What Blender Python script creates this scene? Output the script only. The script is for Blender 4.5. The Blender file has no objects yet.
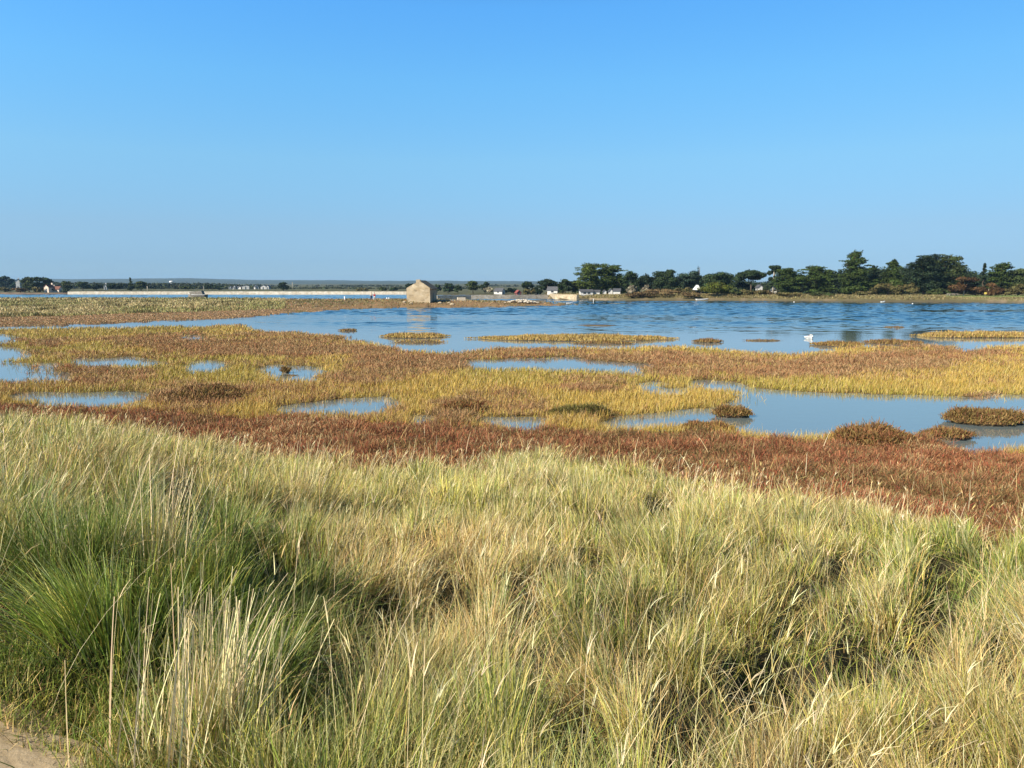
import bpy, math, random
import numpy as np
from mathutils import Vector, Matrix

rng = np.random.default_rng(7)
random.seed(7)
scene = bpy.context.scene
COL = scene.collection
R = math.radians

# ------------------------------------------------------------------ camera model
F = 745.0
CAMZ = 4.5
PITCH = math.atan(99.0 / F)
cp, sp = math.cos(PITCH), math.sin(PITCH)

def ray(px, py):
    a = (px - 512.0) / F
    b = -(py - 384.0) / F
    return a, b * sp + cp, b * cp - sp

def PW(px, py, z=0.0):
    dx, dy, dz = ray(px, py)
    t = (z - CAMZ) / dz
    return dx * t, dy * t

def AT(px, py, Y):
    dx, dy, dz = ray(px, py)
    t = Y / dy
    return dx * t, Y, CAMZ + dz * t

def proj(x, y, z=0.0):
    v = z - CAMZ
    dep = np.maximum(y * cp - v * sp, 1e-3)
    return 512.0 + F * x / dep, 384.0 - F * (y * sp + v * cp) / dep

# ------------------------------------------------------------------ noise
def _hash(ix, iy, seed):
    h = (ix.astype(np.int64) * 374761393 + iy.astype(np.int64) * 668265263 + seed * 974711) & 0x7fffffff
    h = ((h ^ (h >> 13)) * 1274126177) & 0x7fffffff
    return ((h ^ (h >> 16)) & 0xffff) / 65535.0

def vnoise(x, y, seed=0):
    x = np.asarray(x, float); y = np.asarray(y, float)
    ix = np.floor(x); iy = np.floor(y)
    fx = x - ix; fy = y - iy
    fx = fx * fx * (3 - 2 * fx); fy = fy * fy * (3 - 2 * fy)
    a = _hash(ix, iy, seed); b = _hash(ix + 1, iy, seed)
    c = _hash(ix, iy + 1, seed); d = _hash(ix + 1, iy + 1, seed)
    return (a * (1 - fx) + b * fx) * (1 - fy) + (c * (1 - fx) + d * fx) * fy

def fbm(x, y, seed=0, oc=3):
    s = 0; a = 0.5; n = 0
    for i in range(oc):
        s = s + a * vnoise(x * 2 ** i, y * 2 ** i, seed + 17 * i); n += a; a *= 0.5
    return s / n

def sstep(a, b, x):
    t = np.clip((x - a) / (b - a), 0, 1)
    return t * t * (3 - 2 * t)

def inpoly(px, py, poly):
    poly = np.asarray(poly, float)
    inside = np.zeros(px.shape, bool)
    n = len(poly); j = n - 1
    for i in range(n):
        xi, yi = poly[i]; xj, yj = poly[j]
        if yi != yj:
            c = ((yi > py) != (yj > py)) & (px < (xj - xi) * (py - yi) / (yj - yi) + xi)
            inside ^= c
        j = i
    return inside

# ------------------------------------------------------------------ object helpers
def tag(o, label=None, cat=None, group=None, kind=None):
    if label: o['label'] = label
    if cat: o['category'] = cat
    if group: o['group'] = group
    if kind: o['kind'] = kind
    return o

def link(name, me, mat=None, parent=None):
    o = bpy.data.objects.new(name, me)
    COL.objects.link(o)
    if me is not None and mat is not None:
        for m in (mat if isinstance(mat, (list, tuple)) else [mat]):
            me.materials.append(m)
    if parent is not None:
        o.parent = parent
    return o

def thing(name, label, cat, loc, rz=0.0, group=None):
    o = bpy.data.objects.new(name, None)
    COL.objects.link(o)
    o.location = loc; o.rotation_euler = (0, 0, rz)
    o.empty_display_size = 0.3
    return tag(o, label, cat, group)

def np_mesh(name, verts, quads, cols=None, smooth=False):
    me = bpy.data.meshes.new(name)
    nv, nf = len(verts), len(quads); k = quads.shape[1]
    me.vertices.add(nv); me.loops.add(nf * k); me.polygons.add(nf)
    me.vertices.foreach_set('co', np.ascontiguousarray(verts, np.float32).ravel())
    me.loops.foreach_set('vertex_index', np.ascontiguousarray(quads, np.int32).ravel())
    me.polygons.foreach_set('loop_start', np.arange(0, nf * k, k, dtype=np.int32))
    me.polygons.foreach_set('loop_total', np.full(nf, k, np.int32))
    me.polygons.foreach_set('use_smooth', np.full(nf, smooth, bool))
    if cols is not None:
        ca = me.color_attributes.new('Col', 'FLOAT_COLOR', 'POINT')
        c4 = np.ones((nv, 4), np.float32); c4[:, :3] = np.clip(cols, 0, 1)
        ca.data.foreach_set('color', c4.ravel())
    me.update(calc_edges=True)
    return me

class MB:
    """collects polygons of one part"""
    def __init__(s): s.v = []; s.f = []; s.m = []
    def poly(s, pts, mi=0):
        b = len(s.v); s.v += [tuple(p) for p in pts]; s.f.append(tuple(range(b, b + len(pts)))); s.m.append(mi)
    def raw(s, pts, faces, mi=0):
        b = len(s.v); s.v += [tuple(p) for p in pts]
        for f in faces: s.f.append(tuple(b + i for i in f)); s.m.append(mi)
    def box(s, x0, x1, y0, y1, z0, z1, mi=0):
        p = [(x0, y0, z0), (x1, y0, z0), (x1, y1, z0), (x0, y1, z0), (x0, y0, z1), (x1, y0, z1), (x1, y1, z1), (x0, y1, z1)]
        s.raw(p, [(0, 3, 2, 1), (4, 5, 6, 7), (0, 1, 5, 4), (1, 2, 6, 5), (2, 3, 7, 6), (3, 0, 4, 7)], mi)
    def prism(s, prof, y0, y1, mi=0):
        """profile in x,z extruded along y"""
        n = len(prof)
        p = [(a, y0, b) for a, b in prof] + [(a, y1, b) for a, b in prof]
        f = [tuple(range(n)), tuple(range(2 * n - 1, n - 1, -1))]
        for i in range(n):
            j = (i + 1) % n; f.append((j, i, n + i, n + j))
        s.raw(p, f, mi)
    def tube(s, pts, rads, n=7, mi=0, cap=True):
        base = len(s.v); pts = [Vector(p) for p in pts]
        for i, p in enumerate(pts):
            d = (pts[min(i + 1, len(pts) - 1)] - pts[max(i - 1, 0)]).normalized()
            a = d.orthogonal().normalized() if abs(d.z) < 0.95 else Vector((1, 0, 0))
            a = (a - d * a.dot(d)).normalized(); b = d.cross(a)
            for k in range(n):
                t = 2 * math.pi * k / n
                s.v.append(tuple(p + (a * math.cos(t) + b * math.sin(t)) * rads[i]))
        for i in range(len(pts) - 1):
            for k in range(n):
                k2 = (k + 1) % n
                s.f.append((base + i * n + k, base + i * n + k2, base + (i + 1) * n + k2, base + (i + 1) * n + k)); s.m.append(mi)
        if cap:
            s.f.append(tuple(base + k for k in range(n - 1, -1, -1))); s.m.append(mi)
            e = base + (len(pts) - 1) * n
            s.f.append(tuple(e + k for k in range(n))); s.m.append(mi)
    def lathe(s, prof, n=16, mi=0, c=(0, 0, 0)):
        base = len(s.v)
        for r, z in prof:
            for k in range(n):
                t = 2 * math.pi * k / n
                s.v.append((c[0] + r * math.cos(t), c[1] + r * math.sin(t), c[2] + z))
        for i in range(len(prof) - 1):
            for k in range(n):
                k2 = (k + 1) % n
                s.f.append((base + i * n + k, base + i * n + k2, base + (i + 1) * n + k2, base + (i + 1) * n + k)); s.m.append(mi)
    def build(s, name, mat, parent=None, smooth=False):
        me = bpy.data.meshes.new(name)
        me.from_pydata(s.v, [], s.f)
        o = link(name, me, mat, parent)
        for p, mi in zip(me.polygons, s.m):
            p.material_index = mi; p.use_smooth = smooth
        return o

# ------------------------------------------------------------------ materials
MATS = {}
def nodes_of(name):
    m = bpy.data.materials.new(name); m.use_nodes = True
    nt = m.node_tree; bs = nt.nodes['Principled BSDF']
    return m, nt, bs

def noise_node(nt, scale, detail=4, coord='Object', stretch=None, rough=0.6):
    tc = nt.nodes.new('ShaderNodeTexCoord')
    n = nt.nodes.new('ShaderNodeTexNoise')
    n.inputs['Scale'].default_value = scale; n.inputs['Detail'].default_value = detail
    n.inputs['Roughness'].default_value = rough
    src = tc.outputs[coord]
    if stretch:
        mp = nt.nodes.new('ShaderNodeMapping'); mp.inputs['Scale'].default_value = stretch
        nt.links.new(src, mp.inputs['Vector']); src = mp.outputs['Vector']
    nt.links.new(src, n.inputs['Vector'])
    return n

def ramp_node(nt, src, stops):
    r = nt.nodes.new('ShaderNodeValToRGB')
    el = r.color_ramp.elements
    while len(el) < len(stops): el.new(0.5)
    for e, (p, c) in zip(el, stops):
        e.position = p; e.color = (*c, 1)
    nt.links.new(src, r.inputs['Fac'])
    return r

def bump_to(nt, bs, src, strength, dist=0.05):
    b = nt.nodes.new('ShaderNodeBump'); b.inputs['Strength'].default_value = strength
    b.inputs['Distance'].default_value = dist
    nt.links.new(src, b.inputs['Height']); nt.links.new(b.outputs['Normal'], bs.inputs['Normal'])

def mat_noise(name, c0, c1, scale=3.0, rough=0.8, bump=0.3, detail=5, spec=0.3, bd=0.03):
    m, nt, bs = nodes_of(name)
    n = noise_node(nt, scale, detail)
    r = ramp_node(nt, n.outputs['Fac'], [(0.3, c0), (0.7, c1)])
    nt.links.new(r.outputs['Color'], bs.inputs['Base Color'])
    bs.inputs['Roughness'].default_value = rough
    bs.inputs['Specular IOR Level'].default_value = spec
    if bump: bump_to(nt, bs, n.outputs['Fac'], bump, bd)
    MATS[name] = m
    return m

def mat_leaf(name, trans=0.3, rough=0.6, spec=0.25, gain=1.0):
    """plant matter: colour of each blade or leaf from its own colour attribute, some light passes through"""
    m, nt, bs = nodes_of(name)
    at = nt.nodes.new('ShaderNodeVertexColor'); at.layer_name = 'Col'
    nt.links.new(at.outputs['Color'], bs.inputs['Base Color'])
    bs.inputs['Roughness'].default_value = rough
    bs.inputs['Specular IOR Level'].default_value = spec
    tr = nt.nodes.new('ShaderNodeBsdfTranslucent')
    nt.links.new(at.outputs['Color'], tr.inputs['Color'])
    mx = nt.nodes.new('ShaderNodeMixShader'); mx.inputs['Fac'].default_value = trans
    out = nt.nodes['Material Output']
    nt.links.new(bs.outputs['BSDF'], mx.inputs[1]); nt.links.new(tr.outputs['BSDF'], mx.inputs[2])
    nt.links.new(mx.outputs['Shader'], out.inputs['Surface'])
    MATS[name] = m
    return m

M_GRASS = mat_leaf('grass_blade', 0.12, 0.5, 0.3)
M_LEAF = mat_leaf('leaf', 0.12, 0.7, 0.1)
M_BARK = mat_noise('bark', (0.05, 0.035, 0.025), (0.16, 0.12, 0.085), 2.0, 0.9, 0.6)
M_PALEBARK = mat_noise('pale_bark', (0.3, 0.26, 0.2), (0.5, 0.45, 0.36), 2.0, 0.9, 0.5)
M_WHITE = mat_noise('white_render', (0.50, 0.49, 0.46), (0.62, 0.61, 0.58), 1.2, 0.75, 0.1)
M_CREAM = mat_noise('cream_render', (0.7, 0.56, 0.44), (0.8, 0.68, 0.55), 1.2, 0.8, 0.1)
M_SLATE = mat_noise('slate', (0.05, 0.055, 0.065), (0.13, 0.13, 0.14), 4.0, 0.5, 0.3)
M_REDTILE = mat_noise('red_tile', (0.2, 0.05, 0.045), (0.28, 0.085, 0.065), 3.0, 0.8, 0.3)
M_BROWNTILE = mat_noise('brown_tile', (0.14, 0.06, 0.045), (0.22, 0.1, 0.07), 3.0, 0.8, 0.3)
M_WINDOW = mat_noise('window_glass', (0.02, 0.025, 0.03), (0.04, 0.045, 0.05), 2.0, 0.1, 0.0, spec=0.6)
M_DOOR = mat_noise('painted_door', (0.08, 0.1, 0.12), (0.12, 0.15, 0.17), 3.0, 0.6, 0.1)
M_WOODGREY = mat_noise('weathered_wood', (0.13, 0.12, 0.1), (0.3, 0.28, 0.24), 6.0, 0.85, 0.4)
M_YELLOW = mat_noise('yellow_paint', (0.6, 0.48, 0.08), (0.7, 0.56, 0.12), 3.0, 0.6, 0.05)
M_WHITEPAINT = mat_noise('white_paint', (0.74, 0.75, 0.75), (0.82, 0.82, 0.82), 3.0, 0.45, 0.05, spec=0.5)
M_DIRT = mat_noise('islet_mud', (0.07, 0.05, 0.03), (0.17, 0.13, 0.08), 6.0, 0.7, 0.5)
M_FEATHER = mat_noise('white_feather', (0.62, 0.62, 0.60), (0.74, 0.74, 0.72), 20.0, 0.7, 0.15, bd=0.01)
M_ORANGE = mat_noise('orange_bill', (0.5, 0.15, 0.03), (0.6, 0.2, 0.05), 10.0, 0.5, 0.0)
M_SKIN = mat_noise('skin', (0.5, 0.3, 0.22), (0.56, 0.35, 0.26), 8.0, 0.6, 0.0)
M_MAROON = mat_noise('maroon_cloth', (0.25, 0.03, 0.05), (0.34, 0.05, 0.07), 8.0, 0.9, 0.2)
M_CREAMCLOTH = mat_noise('cream_cloth', (0.62, 0.55, 0.46), (0.72, 0.65, 0.55), 8.0, 0.9, 0.2)
M_NAVY = mat_noise('navy_cloth', (0.03, 0.04, 0.09), (0.05, 0.06, 0.13), 8.0, 0.9, 0.2)
M_HAIR = mat_noise('dark_hair', (0.03, 0.02, 0.015), (0.07, 0.05, 0.03), 20.0, 0.6, 0.2)
M_STRAWHAT = mat_noise('straw_hat', (0.6, 0.5, 0.35), (0.72, 0.62, 0.46), 20.0, 0.9, 0.2)

def mat_masonry(name, stones, mortar, scale, bump=0.6):
    m, nt, bs = nodes_of(name)
    tc = nt.nodes.new('ShaderNodeTexCoord')
    mp = nt.nodes.new('ShaderNodeMapping'); mp.inputs['Scale'].default_value = (scale, scale, scale * 1.7)
    nt.links.new(tc.outputs['Object'], mp.inputs['Vector'])
    v = nt.nodes.new('ShaderNodeTexVoronoi'); v.inputs['Scale'].default_value = 1.0
    nt.links.new(mp.outputs['Vector'], v.inputs['Vector'])
    e = nt.nodes.new('ShaderNodeTexVoronoi'); e.feature = 'DISTANCE_TO_EDGE'; e.inputs['Scale'].default_value = 1.0
    nt.links.new(mp.outputs['Vector'], e.inputs['Vector'])
    sx = nt.nodes.new('ShaderNodeSeparateColor'); nt.links.new(v.outputs['Color'], sx.inputs['Color'])
    r = ramp_node(nt, sx.outputs[0], [(i / (len(stones) - 1), c) for i, c in enumerate(stones)])
    er = ramp_node(nt, e.outputs['Distance'], [(0.02, (1, 1, 1)), (0.08, (0, 0, 0))])
    mx = nt.nodes.new('ShaderNodeMix'); mx.data_type = 'RGBA'
    nt.links.new(er.outputs['Color'], mx.inputs['Factor'])
    nt.links.new(r.outputs['Color'], mx.inputs['A']); mx.inputs['B'].default_value = (*mortar, 1)
    n = noise_node(nt, 0.6, 3)
    st = ramp_node(nt, n.outputs['Fac'], [(0.35, (0.75, 0.7, 0.62)), (0.65, (1, 1, 1))])
    mu = nt.nodes.new('ShaderNodeMix'); mu.data_type = 'RGBA'; mu.blend_type = 'MULTIPLY'; mu.inputs['Factor'].default_value = 1.0
    nt.links.new(mx.outputs['Result'], mu.inputs['A']); nt.links.new(st.outputs['Color'], mu.inputs['B'])
    nt.links.new(mu.outputs['Result'], bs.inputs['Base Color'])
    bs.inputs['Roughness'].default_value = 0.9
    bump_to(nt, bs, e.outputs['Distance'], bump, 0.06)
    return m

M_STONE = mat_masonry('granite_rubble', [(0.33, 0.27, 0.18), (0.54, 0.44, 0.29), (0.45, 0.37, 0.25), (0.62, 0.53, 0.37)], (0.50, 0.42, 0.30), 1.25)
M_DYKE = mat_masonry('pale_dyke_stone', [(0.50, 0.45, 0.37), (0.66, 0.61, 0.52), (0.58, 0.53, 0.44)], (0.52, 0.47, 0.38), 1.0)
M_PALEDYKE = mat_masonry('white_dyke_stone', [(0.52, 0.48, 0.39), (0.68, 0.63, 0.53), (0.60, 0.55, 0.46)], (0.54, 0.49, 0.40), 1.0)
M_GREYSTONE = mat_masonry('grey_wall_stone', [(0.3, 0.27, 0.22), (0.5, 0.46, 0.4), (0.4, 0.36, 0.3)], (0.42, 0.39, 0.33), 1.6)

# ------------------------------------------------------------------ layout of land and water (pixel outlines turned into ground outlines)
HV = 0.24
def low(y):            # where a plant whose top is seen at y has its foot
    return 285 + (y - 285) * CAMZ / (CAMZ - HV)

def span(pts):
    """pool seen between its far bank (top) and the plant tops of its near bank (bottom)"""
    up = [(x, t) for x, t, b in pts]
    dn = [(x, low(b)) for x, t, b in pts][::-1]
    return up + dn

POOLS = [span(p) for p in [
    [(-60, 335, 341), (5, 335, 342), (15, 337, 340)],
    [(-80, 346, 358), (0, 347, 358), (12, 348, 358), (28, 354, 357)],
    [(-80, 363, 381), (0, 363, 380), (28, 363.5, 380), (32, 370, 380), (60, 373, 380), (72, 375, 378)],
    [(36, 363.5, 366), (60, 365, 367), (66, 366, 367)],
    [(78, 360, 362), (88, 357, 363), (105, 359, 363), (130, 357, 364), (150, 359, 363), (164, 362, 363)],
    [(188, 362, 366), (196, 360, 369), (214, 360, 369), (222, 366, 369)],
    [(180, 336, 339), (190, 335, 339.5), (201, 335.5, 338.5)],
    [(18, 394, 396), (45, 393, 401), (70, 393, 402.5), (110, 393.5, 401), (130, 395, 399), (148, 395, 397)],
    [(262, 367, 370), (275, 365.5, 378), (300, 365.5, 378.5), (314, 366, 375), (328, 367, 369)],
    [(288, 404, 406), (310, 402, 410), (335, 400, 411), (360, 397.5, 411), (378, 395.5, 407), (392, 394, 397)],
    [(405, 415, 418), (425, 415, 420), (440, 416, 418)],
    [(474, 417, 419), (500, 416, 424), (532, 418, 424), (545, 421, 423)],
    [(458, 361, 363), (480, 360, 366), (520, 359, 366.5), (576, 357, 367), (600, 360, 368), (625, 361, 371), (637, 362, 376), (646, 363, 365), (665, 364, 365)],
    [(640, 384, 386), (648, 382.5, 389), (662, 386, 390), (690, 390, 391.5)],
    [(606, 419, 422), (630, 416, 423.5), (670, 413, 424.5), (705, 411, 424), (726, 407, 424), (739, 396, 428), (741, 390.5, 429), (768, 389, 433),
     (782, 390, 434.5), (796, 391, 432.5), (830, 392.5, 432), (858, 394, 432), (880, 394.5, 431), (930, 395, 429), (955, 396, 437), (974, 396, 445), (985, 396, 448), (1010, 396.5, 447), (1024, 396.5, 444), (1200, 398, 452)],
    [(690, 381, 383), (705, 380.5, 387), (735, 382, 390), (750, 388, 391.5)],
    [(958, 347, 349), (968, 346.5, 350), (986, 348, 349)],
]]
MARSH_TOP = np.array([(-400, 326), (0, 327), (45, 326.5), (100, 325.8), (165, 325), (200, 324.3), (248, 323.5), (256, 328.5), (300, 331.5), (340, 335), (375, 343), (400, 347), (440, 350.5),
    (470, 348.5), (490, 346.5), (560, 345.5), (640, 345), (690, 343.5), (720, 347), (745, 349.5), (800, 351.5), (822, 349), (842, 346), (862, 343.5), (900, 344), (1024, 344), (1400, 345)])
LAGOON_TOP = np.array([(-400, 327), (0, 326.6), (45, 325.6), (100, 323.5), (165, 320.5), (200, 319), (250, 317), (300, 313), (350, 309.5), (400, 308), (450, 307.5), (500, 307), (560, 306), (584, 304.5)])
NEAR_RED = np.array([(-300, 398), (0, 401), (160, 406), (230, 412), (300, 412), (400, 418), (450, 421), (560, 424), (620, 426), (700, 425), (740, 433), (800, 435), (870, 430), (940, 430), (1010, 448), (1300, 450)])

BROWN = [(240, 340, 130, 9), (110, 372, 60, 7), (190, 396, 48, 13), (355, 373, 48, 8), (300, 351, 110, 4), (405, 359, 62, 12), (500, 398, 62, 9), (395, 404, 26, 6),
         (460, 408, 17, 9), (520, 352, 70, 4), (640, 356, 70, 7), (690, 364, 55, 7), (590, 379, 55, 6), (800, 367, 78, 7), (872, 360, 70, 7), (905, 344, 50, 3), (985, 391, 14, 5), (330, 345, 60, 5),
         (940, 352, 70, 4), (40, 363, 60, 3), (50, 341, 30, 4), (740, 362, 50, 6)]

POCKETS = [(770, 668, 42, 34), (890, 645, 48, 30), (560, 742, 42, 50), (948, 590, 28, 34), (1012, 650, 18, 34), (312, 690, 26, 50), (528, 600, 30, 20), (595, 548, 18, 18), (660, 505, 14, 12),
           (800, 600, 26, 16), (455, 585, 30, 20), (1000, 545, 22, 18), (400, 600, 26, 16), (850, 560, 26, 12), (700, 590, 20, 14), (170, 500, 18, 24), (270, 555, 30, 16), (640, 640, 26, 14), (690, 720, 30, 16)]

FOOT_S = [-1.2, -0.69, -0.52, -0.42, -0.33, -0.2, 0.0, 0.2, 0.4, 0.6, 1.2]
FOOT_D = [23, 21, 19.6, 17.8, 16.6, 16.4, 17.0, 15.7, 13.8, 12.4, 12.0]
FOOT_K = [1.6, 1.5, 1.45, 1.35, 1.2, 1.12, 1.1, 1.1, 1.05, 1.0, 1.0]

def foot(x, y):
    s = x / np.maximum(y, 0.8)
    return np.interp(s, FOOT_S, FOOT_D) + 1.5 * (fbm(x * 0.5, y * 0.1, 5) - 0.5), np.interp(s, FOOT_S, FOOT_K)

def spit_back(px):     # distance of the far edge of the spit
    return np.interp(px, [-500, 0, 200, 270, 300, 340, 440, 540, 590], [205, 203, 200, 196, 188, 182, 178, 174, 172])

def island_front(px):  # distance of the waterline of the wooded island
    return np.interp(px, [540, 560, 620, 760, 830, 900, 1024, 1400], [262, 236, 223, 214, 207, 197, 186, 172])

def island_back(px):
    return np.interp(px, [535, 560, 600, 1024, 1400], [268, 300, 420, 430, 440])

def masks(x, y):
    """land masks for ground points"""
    px, py = proj(x, y, 0.0)
    nx = (vnoise(x * 1.1, y * 1.1, 3) - 0.5); ny = (vnoise(x * 1.1, y * 1.1, 4) - 0.5)
    sc = np.clip(14.0 / np.maximum(y, 10.0) * 8, 0.3, 9)
    wv = np.clip(30.0 / np.maximum(y, 12.0), 0.12, 1.6)
    qx = px + nx * sc * 3.0 + 46 * wv * (fbm(x * 0.45, y * 0.22, 6) - 0.5); qy = py + ny * sc * 0.55 + 7 * wv * (fbm(x * 0.6, y * 0.35, 7, 4) - 0.5)
    marsh = (qy > low(np.interp(qx, MARSH_TOP[:, 0], MARSH_TOP[:, 1])))
    for p in POOLS:
        marsh &= ~inpoly(qx, qy, p)
    lt = np.interp(px, LAGOON_TOP[:, 0], LAGOON_TOP[:, 1])
    spit = (qy < lt) & (y < spit_back(px) + 4 * nx) & (px < 586 + 6 * nx)
    fr = island_front(px) + 5 * (vnoise(x * 0.08, y * 0.08, 9) - 0.5)
    isl = (y > fr) & (y < island_back(px)) & (px > 545)
    main = (y > 376 + 18 * vnoise(x * 0.02, 0 * y, 12)) | ((y > np.interp(px, [405, 440, 560], [376, 335, 330])) & (px > 420))
    main |= (px < 66 + 6 * nx) & (y > 345 + 20 * vnoise(x * 0.03, 0 * y, 13))
    return px, py, marsh, spit, isl, main

def bank_h(x, y):
    fd, k = foot(x, y)
    t = np.clip(y / fd, 0, 1.0)
    h = 0.15 + 2.75 * (1 - t ** k)
    h = np.where(y <= 0, 2.9, h)
    hum = (fbm(x * 1.15, y * 1.15, 21) - 0.5) * 0.42 * np.clip((y - 1.6) / 2, 0, 1) * (1 - 0.5 * t)
    ux, uy = proj(x, np.maximum(y, 0.5), h + 0.2)
    for e in POCKETS:
        hum = hum - 0.22 * sstep(1.6, 0.3, ((ux - e[0]) / e[2] / 1.2) ** 2 + ((uy - e[1]) / e[3] / 1.2) ** 2) * (y > 1.2)
    return h + hum, t

def ground_z(x, y):
    x = np.asarray(x, float); y = np.asarray(y, float)
    px, py, marsh, spit, isl, main = masks(x, np.maximum(y, 6.0))
    zb, t = bank_h(x, y)
    zm = np.where(marsh, 0.035 + 0.07 * (fbm(x * 0.6, y * 0.6, 31) - 0.3), -0.35)
    lt = np.interp(px, LAGOON_TOP[:, 0], LAGOON_TOP[:, 1])
    dfront = np.asarray(PW(px, lt, 0.0)[1])
    rise = np.clip((y - dfront) / np.interp(px, [-400, 260, 330, 390, 500, 586], [42, 42, 26, 11, 12, 14]), 0, 1)
    hmax = np.interp(px, [-400, 260, 300, 400, 480, 586], [0.95, 0.95, 1.0, 1.2, 0.9, 0.3])
    zs = 0.06 + hmax * sstep(0.0, 1.0, rise) + 0.25 * (fbm(x * 0.12, y * 0.12, 41) - 0.5) * rise
    zi = 0.05 + 1.3 * sstep(0, 9, y - island_front(px)) + 0.3 * (fbm(x * 0.08, y * 0.08, 43) - 0.5)
    zl = 0.6 + 0.9 * sstep(376, 480, y) + 0.4 * (fbm(x * 0.02, y * 0.02, 44) - 0.5) + 6 * sstep(700, 2500, y)
    z = np.full(x.shape, -0.4)
    z = np.where(main, zl, z)
    z = np.where(isl, zi, z)
    z = np.where(spit, zs, z)
    near = py > 318
    z = np.where(near & ~spit, zm, z)
    z = np.where(t < 1.0, np.maximum(zb, np.where(t > 0.97, 0.1, zb)), z)
    z = np.where(y <= 0, 2.9, z)
    return z

# ------------------------------------------------------------------ ground sheet
def build_ground():
    az = np.concatenate([np.linspace(-180, -46, 40, endpoint=False), np.linspace(-46, 46, 620, endpoint=False), np.linspace(46, 180, 41)])
    az = np.radians(az)
    d1 = np.geomspace(0.35, 11, 110, endpoint=False)
    d2 = 1.0 / np.linspace(1 / 11.0, 1 / 300.0, 430, endpoint=False)
    d3 = np.geomspace(300, 7500, 70)
    d = np.concatenate([d1, d2, d3])
    A, D = np.meshgrid(az, d)
    X = D * np.sin(A); Y = D * np.cos(A)
    Z = ground_z(X.ravel(), Y.ravel()).reshape(X.shape)
    fx, fy = X.ravel(), Y.ravel(); fz = Z.ravel().copy()
    w_ = np.where((fy > 10.5) & (fy < 130) & (np.abs(fx) < 0.95 * fy))[0]
    wx, wy = fx[w_], fy[w_]
    p0 = masks(wx, wy); acc = np.zeros(len(w_))
    for ox, oy in ((0, 0), (0.4, 0), (-0.4, 0), (0, 0.7), (0, -0.7), (0.3, 0.45), (-0.3, -0.45), (0.3, -0.45), (-0.3, 0.45)):
        acc += masks(wx + ox, wy + oy)[2]
    acc /= 9.0
    _, tt = bank_h(wx, wy)
    edge = (acc > 0) & (acc < 1) & (tt >= 1.0) & (p0[1] > 318) & ~p0[3]
    nz_ = 0.05 * (fbm(wx * 2.2, wy * 2.2, 33) - 0.5)
    fz[w_] = np.where(edge, -0.12 + 0.19 * acc + nz_, fz[w_])
    Z = fz.reshape(X.shape)
    V = np.stack([X, Y, Z], -1).reshape(-1, 3)
    nr, nc = X.shape
    i = np.arange(nr - 1)[:, None] * nc + np.arange(nc - 1)[None, :]
    Q = np.stack([i, i + 1, i + nc + 1, i + nc], -1).reshape(-1, 4)
    x, y, z = V.T
    px, py, marsh, spit, isl, main = masks(x, np.maximum(y, 6))
    _, t = bank_h(x, y)
    n = fbm(x * 0.5, y * 0.5, 51)[:, None]; n2 = fbm(x * 3, y * 3, 52)[:, None]
    mud = np.array([0.12, 0.095, 0.065])
    C = np.tile(mud, (len(x), 1))
    soil = np.array([0.035, 0.032, 0.017]) * (1 - n) + np.array([0.07, 0.06, 0.03]) * n
    sand = np.array([0.42, 0.32, 0.2]) * (0.8 + 0.4 * n2)
    mr = np.array([0.17, 0.10, 0.05]) * (1 - n) + np.array([0.24, 0.19, 0.06]) * n
    C = np.where((marsh & (py > 318))[:, None], mr, C)
    sg = np.array([0.26, 0.17, 0.085]) * (0.75 + 0.5 * n)
    C = np.where((spit)[:, None], sg, C)
    ig = np.array([0.17, 0.15, 0.06]) * (0.7 + 0.6 * n)
    fr = island_front(px)
    bs = sstep(2, 5.5, y - fr + 5 * (n[:, 0] - 0.5))[:, None]
    C = np.where(isl[:, None], sand * 0.95 * (1 - bs) + ig * bs, C)
    ml = np.array([0.10, 0.10, 0.045]) * (0.6 + 0.8 * n)
    C = np.where((main & ~isl)[:, None], ml, C)
    bch = main & ~isl & (px < 72) & (y < 378 + 8 * n[:, 0])
    C = np.where(bch[:, None], np.array([0.24, 0.17, 0.11]) * (0.6 + 0.8 * n), C)
    C = np.where((t < 1)[:, None], soil, C)
    C = np.where((y <= 0)[:, None], soil * 1.3, C)
    me = np_mesh('ground', V, Q, C, True)
    m, nt, bsdf = nodes_of('ground_soil')
    at = nt.nodes.new('ShaderNodeVertexColor'); at.layer_name = 'Col'
    nn = noise_node(nt, 9.0, 6)
    rr = ramp_node(nt, nn.outputs['Fac'], [(0.25, (0.6, 0.6, 0.6)), (0.75, (1.25, 1.25, 1.25))])
    mu = nt.nodes.new('ShaderNodeMix'); mu.data_type = 'RGBA'; mu.blend_type = 'MULTIPLY'; mu.inputs['Factor'].default_value = 1.0
    nt.links.new(at.outputs['Color'], mu.inputs['A']); nt.links.new(rr.outputs['Color'], mu.inputs['B'])
    nt.links.new(mu.outputs['Result'], bsdf.inputs['Base Color'])
    bsdf.inputs['Roughness'].default_value = 0.9; bsdf.inputs['Specular IOR Level'].default_value = 0.2
    bump_to(nt, bsdf, nn.outputs['Fac'], 0.5, 0.05)
    o = link('ground', me, m); tag(o, kind='structure')

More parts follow.
